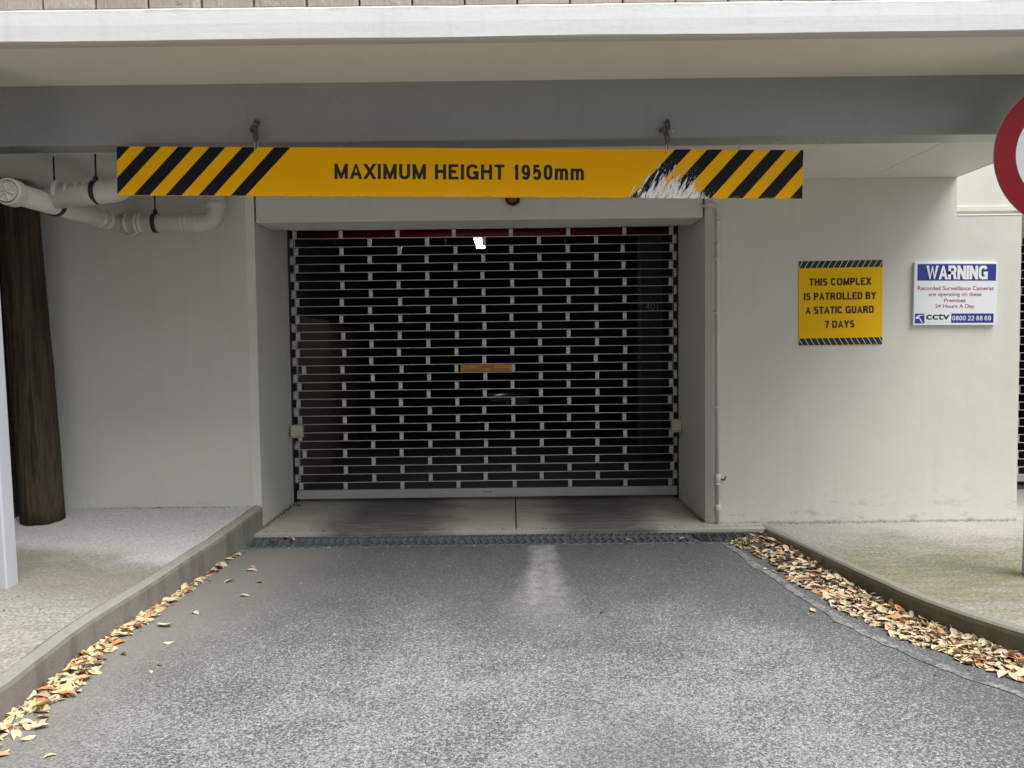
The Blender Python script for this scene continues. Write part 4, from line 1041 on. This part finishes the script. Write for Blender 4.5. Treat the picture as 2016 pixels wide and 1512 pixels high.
# small weeds
def weed(p, n, h, label):
    V, Fc = [], []
    for k in range(n):
        a = random.uniform(0, 6.28); l = h * random.uniform(.5, 1); b0 = Vector((random.uniform(-.03, .03), random.uniform(-.015, .015), 0)); dr = Vector((math.cos(a), math.sin(a), 0)); sd = Vector((-dr.y, dr.x, 0)) * .003
        c0 = len(V); q = b0 + dr * l * .25 + Vector((0, 0, l * .7)); e_ = b0 + dr * l * .7 + Vector((0, 0, l))
        V += [b0 - sd, b0 + sd, q + sd * .9, q - sd * .9, e_]; Fc += [(c0, c0 + 1, c0 + 2, c0 + 3), (c0 + 3, c0 + 2, c0 + 4)]
    tag(link("weed", mesh("weed", V, Fc, MAT["weed"]), None, p), label, "weed", "weeds in the drain")
weed(on(1470, 1072, lambda y: -.042), 26, .035, "tiny green weed in the straight-bar grate by the leaf drift")
weed(on(540, 1070, lambda y: -.042), 20, .03, "tiny green weed in the grate by the dusty kerb")
weed(Vector((XO0 - .02, 5.56, -.002)), 22, .05, "tiny dry weed at the foot of the reveal corner by the dusty kerb")

# ---- inside: red sprinkler main, lit lamp, parked car
yr = 7.7; zr = UY(960, 460, yr).z
RP = root("sprinkler_pipe", (-.4, yr, zr), "red sprinkler pipe running across the garage just behind the grille top", "pipe")
tube("pipe", [(-2.55, yr, zr), (2.15, yr, zr)], .043, MAT["red_pipe"], RP, 16)
for x in (-2.0, -.9, .3, 1.4):
    tube("hanger", [(x, yr, zr + .04), (x, yr, 2.905)], .006, MAT["galv"], RP, 6)
    tube("drop", [(x + .25, yr, zr - .04), (x + .25, yr, zr - .11)], [.012, .009], MAT["red_pipe"], RP, 8)
le = NB("lit_fluorescent_tube"); em = le.b.inputs; em["Base Color"].default_value = (.9, .9, .85, 1); em["Emission Color"].default_value = (1, .97, .86, 1); em["Emission Strength"].default_value = 4.0
la, lb = UY(938, 461, 7.95), UY(945, 482, 8.75); zl = (la.z + lb.z) / 2
LT = root("fluorescent_lamp", ((la.x + lb.x) / 2 - .01, 8.35, zl), "lit fluorescent batten lamp inside the dark garage", "lamp")
box("batten", la.x - .06, la.x + .06, 7.9, 9.1, zl + .035, zl + .08, MAT["white_print"], LT, .006)
for s_ in (-.03, .03): tube("tube", [(la.x + s_, 7.95, zl + .017), (la.x + s_, 9.05, zl + .017)], .017, le.m, LT, 10)
for y in (7.93, 9.07): box("end_cap", la.x - .055, la.x + .055, y - .014, y + .014, zl - .004, zl + .034, MAT["white_print"], LT, .003)
for y in (8.1, 8.9): tube("hanger", [(la.x, y, zl + .08), (la.x, y, 2.905)], .004, MAT["galv"], LT, 6)

paint = NB("dark_car_paint"); paint.out((.012, .016, .022), .18); paint.b.inputs["Coat Weight"].default_value = 1.0; MAT["car"] = paint.m
gl = NB("car_glass"); gl.out((.01, .012, .013), .05); MAT["cglass"] = gl.m
MAT["tyre"] = simple("tyre_rubber", (.015, .015, .015), .85); MAT["rim"] = metal("alloy_rim", (.5, .5, .5), .35, .9)
MAT["hlamp"] = simple("headlamp_glass", (.06, .065, .07), .15, 0, .1, 30, 0)
CXc, CY = UY(1020, 690, 11).x, 12.6
CAR = root("parked_car", (CXc, CY + 2.1, 0), "dark parked car facing out behind the roller grille", "car")
def loft(name, stations, mat, parent, n=20):
    V, Fc = [], []
    for (y, hw, zb_, ztp, pw_) in stations:
        for k in range(n):
            a = 2 * math.pi * k / n; ca, sa = math.cos(a), math.sin(a)
            V.append((hw * math.copysign(abs(ca) ** pw_, ca), y, (zb_ + ztp) / 2 + (ztp - zb_) / 2 * math.copysign(abs(sa) ** pw_, sa)))
    for i in range(len(stations) - 1):
        for k in range(n): Fc.append((i * n + k, i * n + (k + 1) % n, (i + 1) * n + (k + 1) % n, (i + 1) * n + k))
    Fc.append(tuple(range(n))); Fc.append(tuple((len(stations) - 1) * n + k for k in range(n - 1, -1, -1)))
    me = mesh(name, V, Fc, mat); bm = bmesh.new(); bm.from_mesh(me); bmesh.ops.recalc_face_normals(bm, faces=bm.faces); bm.to_mesh(me); bm.free()
    for p in me.polygons: p.use_smooth = True
    return link(name, me, parent, (CXc, CY, 0))
loft("body", [(0, .66, .30, .58, .5), (.08, .78, .24, .70, .45), (.35, .86, .20, .80, .42), (1.1, .88, .18, .93, .4), (1.7, .89, .18, .96, .4), (3.3, .89, .18, .98, .4), (4.0, .86, .22, .98, .42), (4.25, .74, .30, .90, .5)], MAT["car"], CAR)
loft("cabin", [(1.05, .70, .86, .93, .5), (1.45, .72, .88, 1.20, .5), (1.85, .66, .88, 1.42, .5), (2.4, .63, .88, 1.48, .5), (3.1, .64, .88, 1.45, .5), (3.75, .66, .88, 1.25, .5), (4.05, .64, .88, 1.0, .5)], MAT["cglass"], CAR)
loft("roof", [(1.80, .60, 1.36, 1.425, .6), (2.1, .60, 1.42, 1.475, .6), (2.5, .60, 1.44, 1.492, .6), (3.1, .60, 1.41, 1.465, .6), (3.4, .57, 1.34, 1.40, .6)], MAT["car"], CAR)
for sx_ in (-1, 1):
    for y in (.85, 3.4):
        wh = lathe("wheel", [(.10, -.10), (.30, -.10), (.32, -.08), (.32, .08), (.30, .10), (.10, .10)], MAT["tyre"], CAR, (CXc + sx_ * .79, CY + y, .32), 'X', 28)
        lathe("rim", [(.02, -.012), (.20, -.012), (.215, .0), (.20, .012), (.02, .012)], MAT["rim"], wh, (CXc + sx_ * .895, CY + y, .32), 'X', 20)
    hl = loft("headlight", [(.05, .13, .58, .68, .6), (.12, .16, .56, .71, .6), (.3, .14, .60, .72, .6)], MAT["hlamp"], CAR); hl.location.x += sx_ * .58
    mi = loft("mirror", [(1.35, .08, .93, 1.05, .6), (1.42, .10, .92, 1.07, .6), (1.5, .07, .94, 1.05, .6)], MAT["car"], CAR); mi.location.x += sx_ * .93
box("number_plate", CXc - .18, CXc + .18, CY - .02, CY - .008, .40, .51, MAT["greyprint"], CAR, .002)

def along(path, side, t0, t1, t):
    """point and outward (drive side) normal on a kerb line; t runs over the visible stretch"""
    n = len(path) - 1; q = lerp(t0, t1, t) * n; i = min(int(q), n - 1); p = path[i].lerp(path[i + 1], q - i)
    d_ = (path[i + 1] - path[i]).normalized(); return p, Vector((-d_.y, d_.x, 0)) * side
def strip_pt(path, side, t0, t1, t, off):
    p, nrm = along(path, side, t0, t1, t); q = p + nrm * off; return Vector((q.x, q.y, drive_z(q.y)))
# ---- worn concrete edge strip set in the asphalt, a hand's breadth outside the leaf drift
DW = bpy.data.objects["driveway"]; WORLD[DW] = Vector((0, 0, 0))
V, Fc = [], []; nS = 120
for i in range(nS + 1):
    t = i / nS; q = t * (len(KR) - 1) * .80 + .02; k = min(int(q), len(KR) - 2); p = KR[k].lerp(KR[k + 1], q - k); d_ = (KR[k + 1] - KR[k]).normalized(); nrm = Vector((d_.y, -d_.x, 0))
    a = .33 + .02 * mn.noise(Vector((t * 20, 0, 0))) + .006 * mn.noise(Vector((t * 160, 0, 0))); b_ = a + .055 + .025 * mn.noise(Vector((t * 25, 5, 0))) + .008 * mn.noise(Vector((t * 190, 7, 0)))
    for o_ in (a, b_): r_ = p + nrm * o_; V.append((r_.x, min(r_.y, 5.27), drive_z(min(r_.y, 5.27)) + .003))
    if i: Fc.append((2 * i - 2, 2 * i - 1, 2 * i + 1, 2 * i))
es = NB("worn_edge_concrete"); pz = es.pos(); na = es.noise(pz, 60, 4, .7); nb = es.noise(pz, 9, 4, .6)
na = es.mr(na, .3, .7); ec = es.mix(na, (.09, .09, .09), (.34, .335, .32)); ec = es.mix(es.mr(nb, .42, .66), ec, es.mix(na, (.06, .062, .066), (.16, .16, .16)))
link("edge_strip", mesh("edge_strip", V, Fc, es.out(ec, .85, 0, es.bump(na, .4, .005))), DW)
# ---- grit and crumbs in the corners
MAT["grit_dark"] = simple("dark_grit", (.045, .038, .03), .9, 0, .4, 60); MAT["grit_pale"] = simple("pale_grit", (.55, .53, .49), .9, 0, .2, 60)
def crumbs(name, label, pts, mat, s0, s1):
    V, Fc = [], []
    for p in pts:
        r = random.uniform(s0, s1); b0 = len(V); a = random.uniform(0, 6.28)
        for k in range(4): V.append((p.x + r * math.cos(a + k * 1.57) * random.uniform(.5, 1.2), p.y + r * math.sin(a + k * 1.57) * random.uniform(.5, 1.2), p.z))
        V.append((p.x, p.y, p.z + r * random.uniform(.3, .8))); Fc += [(b0, b0 + 1, b0 + 4), (b0 + 1, b0 + 2, b0 + 4), (b0 + 2, b0 + 3, b0 + 4), (b0 + 3, b0, b0 + 4)]
    tag(link(name, mesh(name, V, Fc, mat)), label, "grit", kind="stuff")
rg = random.gauss; dk, pa = [], []
for k in range(170):
    y = random.uniform(5.62, 6.56); t = (y - 5.646) / .92; f = abs(rg(0, .02))
    dk.append(Vector((lerp(XO0, UY(571, 700, 6.56).x, t) + .004 + f * (1 + t), y, .001)))
    dk.append(Vector((lerp(XO1, UY(1336, 700, 6.56).x, t) - .004 - f * (1 + t), y, .001)))
for k in range(240): x = random.uniform(-1.9, 1.85); dk.append(Vector((x, 5.515 + abs(rg(0, .012)), -.001)))
for k in range(150): x = random.uniform(-3.0, XO0 - .08); dk.append(Vector((x, 5.595 - abs(rg(0, .012)), zL(5.59) - .005)))
for k in range(160): x = random.uniform(1.9, XWE); dk.append(Vector((x, 5.595 - abs(rg(0, .014)), zR(5.59) - .005)))
for k in range(420): p = strip_pt(KL, 1, .06, .72, random.random(), abs(rg(0, .05)) + .004); dk.append(p + Vector((0, 0, .001)))
for k in range(500): p = strip_pt(KR, -1, .02, .72, random.random(), abs(rg(.1, .13)) + .004); dk.append(p + Vector((0, 0, .001)))
for k in range(60): a = random.uniform(0, 6.28); dk.append(Vector((pb.x + .14 * math.cos(a), pb.y + .14 * math.sin(a), zL(pb.y) - .004)))
for k in range(34): x, y = random.uniform(-3.1, -2.05), random.uniform(3.2, 5.5); dk.append(Vector((x, y, zL(y) - .004)))
crumbs("grit", "dark grit and crumbled dirt in the corners and gutters", dk, MAT["grit_dark"], .002, .008)
for k in range(70): x, y = random.uniform(-3.2, -2.0), random.uniform(3.0, 5.5); pa.append(Vector((x, y, zL(y) - .004)))
for k in range(60): x, y = random.uniform(2.3, 3.6), random.uniform(3.6, 5.5); pa.append(Vector((x, y, zR(y) - .004)))
for k in range(70): x, y = random.uniform(-1.6, 1.9), random.uniform(2.4, 5.2); pa.append(Vector((x, y, drive_z(y) + .001)))
for k in range(90): x = random.uniform(-1.6, 1.8); pa.append(Vector((x, 5.275 - abs(rg(0, .008)), -.061)))
crumbs("pale_grit", "pale stone chips scattered on drive and footpaths", pa, MAT["grit_pale"], .0025, .007)

# ---- fallen leaves
def leaf_shape(seed, curl):
    rn = random.Random(seed); n = 6; V, Fc = [], []
    L, Wd = rn.uniform(.062, .090), rn.uniform(.028, .044); tw = rn.uniform(-.6, .6); cr = rn.uniform(-.4, 1) * curl; fold = rn.uniform(.1, .75) * curl
    for i in range(n + 1):
        t = i / n; hw = Wd / 2 * math.sin(math.pi * min(1, t ** .85 * .97 + .015)) ** .85
        x = (t - .5) * L; zc = .018 * cr * ((t - .5) * 2) ** 2 + rn.uniform(-.0015, .0015); a = tw * (t - .5)
        for s_ in (-1, 0, 1):
            y = s_ * hw * (1 - .25 * fold); z = abs(s_) * hw * fold
            V.append((x, y * math.cos(a) - z * math.sin(a) + .006 * math.sin(t * 3 + seed), zc + y * math.sin(a) + z * math.cos(a)))
    for i in range(n):
        for j in range(2): Fc.append((i * 3 + j, i * 3 + j + 1, i * 3 + j + 4, i * 3 + j + 3))
    c0 = len(V); V += [(-L / 2 + .002, -.0007, 0), (-L / 2 + .002, .0007, 0), (-L / 2 - .02, .0007, .003), (-L / 2 - .02, -.0007, .003)]; Fc.append((c0, c0 + 1, c0 + 2, c0 + 3))
    zm = min(v[2] for v in V)
    return [(v[0], v[1], v[2] - zm) for v in V], Fc
SHAPES = [leaf_shape(s, 1.0) for s in range(9)]
LM = [[mesh("fallen_leaf", V, Fc, mt, True) for (V, Fc) in SHAPES] for mt in LEAF]
def pick(ws): return random.choices(range(5), ws)[0]
def put_leaf(p, rot, s_, ci, label, group):
    o = link("fallen_leaf", random.choice(LM[ci]), None, p, rot, (s_,) * 3)
    tag(o, label.format(LEAFNAME[ci]), "leaf", group)
heap = {k: ([], []) for k in range(5)}
def heap_leaf(p, rot, s_, ci):
    V, Fc = random.choice(SHAPES); mtx = Matrix.Translation(p) @ rot.to_matrix().to_4x4() @ Matrix.Scale(s_, 4)
    vs, fs = heap[ci]; b0 = len(vs); vs += [mtx @ Vector(v) for v in V]; fs += [tuple(i + b0 for i in f) for f in Fc]
from mathutils import Euler
def seg_pt(A, Bq, t):
    n = len(A) - 1; i = min(int(t * n), n - 1); f = t * n - i
    return A[i].lerp(A[i + 1], f), Bq[i].lerp(Bq[i + 1], f)
zd = lambda y: drive_z(y)
def frac(): return random.random() ** 1.25
ind = []
def wR(t): return lerp(.30, .22, ss(t * 1.6)) + .05 * mn.noise(Vector((t * 9, 3, 0)))
for k in range(1900):
    t = random.random(); width = wR(t); u = frac(); p = strip_pt(KR, -1, .03, .70, t, .012 + u * width)
    if t < .12 and random.random() < .5: p.x -= random.random() * .25 * (1 - t / .12)
    hgt = (.032 if t > .12 else .015) * (1 - u) ** 1.1
    z = drive_z(p.y) + random.random() ** .7 * hgt + .002
    lean = .65 if hgt > .02 else .3
    rot = Euler((random.gauss(0, lean * .6), random.gauss(0, lean * .6), random.uniform(0, 6.28))); s_ = random.choice((.4, .55, .65, .75, .82, .9)) * random.uniform(.85, 1.12)
    ind.append((z - drive_z(p.y) - hgt * .5 + (0.02 if t > .5 else 0) + random.random() * .01, Vector((p.x, p.y, z)), rot, s_, pick((26, 34, 21, 6, 13))))
ind.sort(key=lambda q: -q[0])
for i, (_, p, rot, s_, ci) in enumerate(ind):
    if i < 150: put_leaf(p, rot, s_, ci, "curled {} leaf on top of the leaf drift along the mossy kerb", "leaves on the drift along the mossy kerb")
    else: heap_leaf(p, rot, s_, ci)
def wL(t): return lerp(.045, .17, ss(t * 1.15)) * (1 + .5 * mn.noise(Vector((t * 14, 8, 0))))
for k in range(520):
    t = random.random() ** .8; u = frac() * .95; p = strip_pt(KL, 1, .10, .70, t, .012 + u * wL(t)); hgt = .04 * (1 - u) * (.4 + t)
    z = drive_z(p.y) + random.random() * hgt + .002
    rot = Euler((random.gauss(0, .3), random.gauss(0, .3), random.uniform(0, 6.28))); s_ = random.uniform(.7, 1.15)
    ci = pick((44, 28, 10, 13, 5))
    if k % 4 == 0 and k < 460: put_leaf(p + Vector((0, 0, .006)), rot, s_, ci, "{} leaf in the gutter along the dusty kerb", "leaves in the gutter along the dusty kerb")
    else: heap_leaf(p, rot, s_ * .9, ci)
for ci in range(5):
    vs, fs = heap[ci]
    if vs: tag(link("leaf_litter", mesh("leaf_litter", vs, fs, LEAF[ci], True)), "heaped " + LEAFNAME[ci] + " fallen leaves packed against the kerbs", "leaves", kind="stuff")
for k in range(14):
    t = random.random(); p = strip_pt(KR, -1, .05, .70, t, random.uniform(.02, .26)); a = random.uniform(0, 6.28); L_ = random.uniform(.05, .13); d_ = Vector((math.cos(a), math.sin(a), 0)) * L_ / 2; p.z += .03 if random.random() < .6 else .006
    tag(tube("twig", [p - d_, p + Vector((rg(0, .004), rg(0, .004), .006)), p + d_ * .9 + Vector((0, 0, rg(0, .006)))], [.0022, .0018, .001], MAT["pole_wood"], None, 5), "thin dark twig lying among the leaves along the mossy kerb", "twig", "twigs in the leaf drift")
loose = [(495, 1124, 1, 1), (497, 1116, 2, .7), (452, 1146, 1, .8), (510, 1147, 1, .9), (482, 1174, 1, .9), (385, 1208, 1, .8), (326, 1234, 1, 1.15), (333, 1267, 1, .7), (244, 1289, 4, .5), (314, 1310, 4, .4), (298, 1323, 0, .4), (98, 1490, 0, .6), (1508, 1121, 1, .8), (1522, 1126, 1, .6), (1602, 1204, 0, .9), (1185, 1207, 4, .4)]
for x, y, ci, s_ in loose:
    p = on(x, y, zd); p.z += .001
    put_leaf(p, Euler((random.gauss(0, .12), random.gauss(0, .12), random.uniform(0, 6.28))), s_, ci, "single {} leaf lying loose on the asphalt drive", "loose leaves on the drive")
for x, y, zz in ((575, 1063, -.03), (563, 1058, -.025), (1018, 1053, -.02), (1238, 1064, -.032), (1345, 1060, -.03)):
    put_leaf(UZ(x, y, zz), Euler((0, 0, random.uniform(0, 6.28))), random.uniform(.55, .8), random.choice((1, 1, 2)), "single {} leaf caught on a drain grate", "leaves on the drain grates")
for x, y in ((1285, 993), (1276, 1002), (1400, 985), (600, 992), (588, 996), (1345, 1000)):
    put_leaf(UZ(x, y, .002), Euler((0, 0, random.uniform(0, 6.28))), random.uniform(.4, .65), random.choice((1, 2, 4)), "small dry {} leaf on the garage floor before the grille", "leaves on the garage floor")
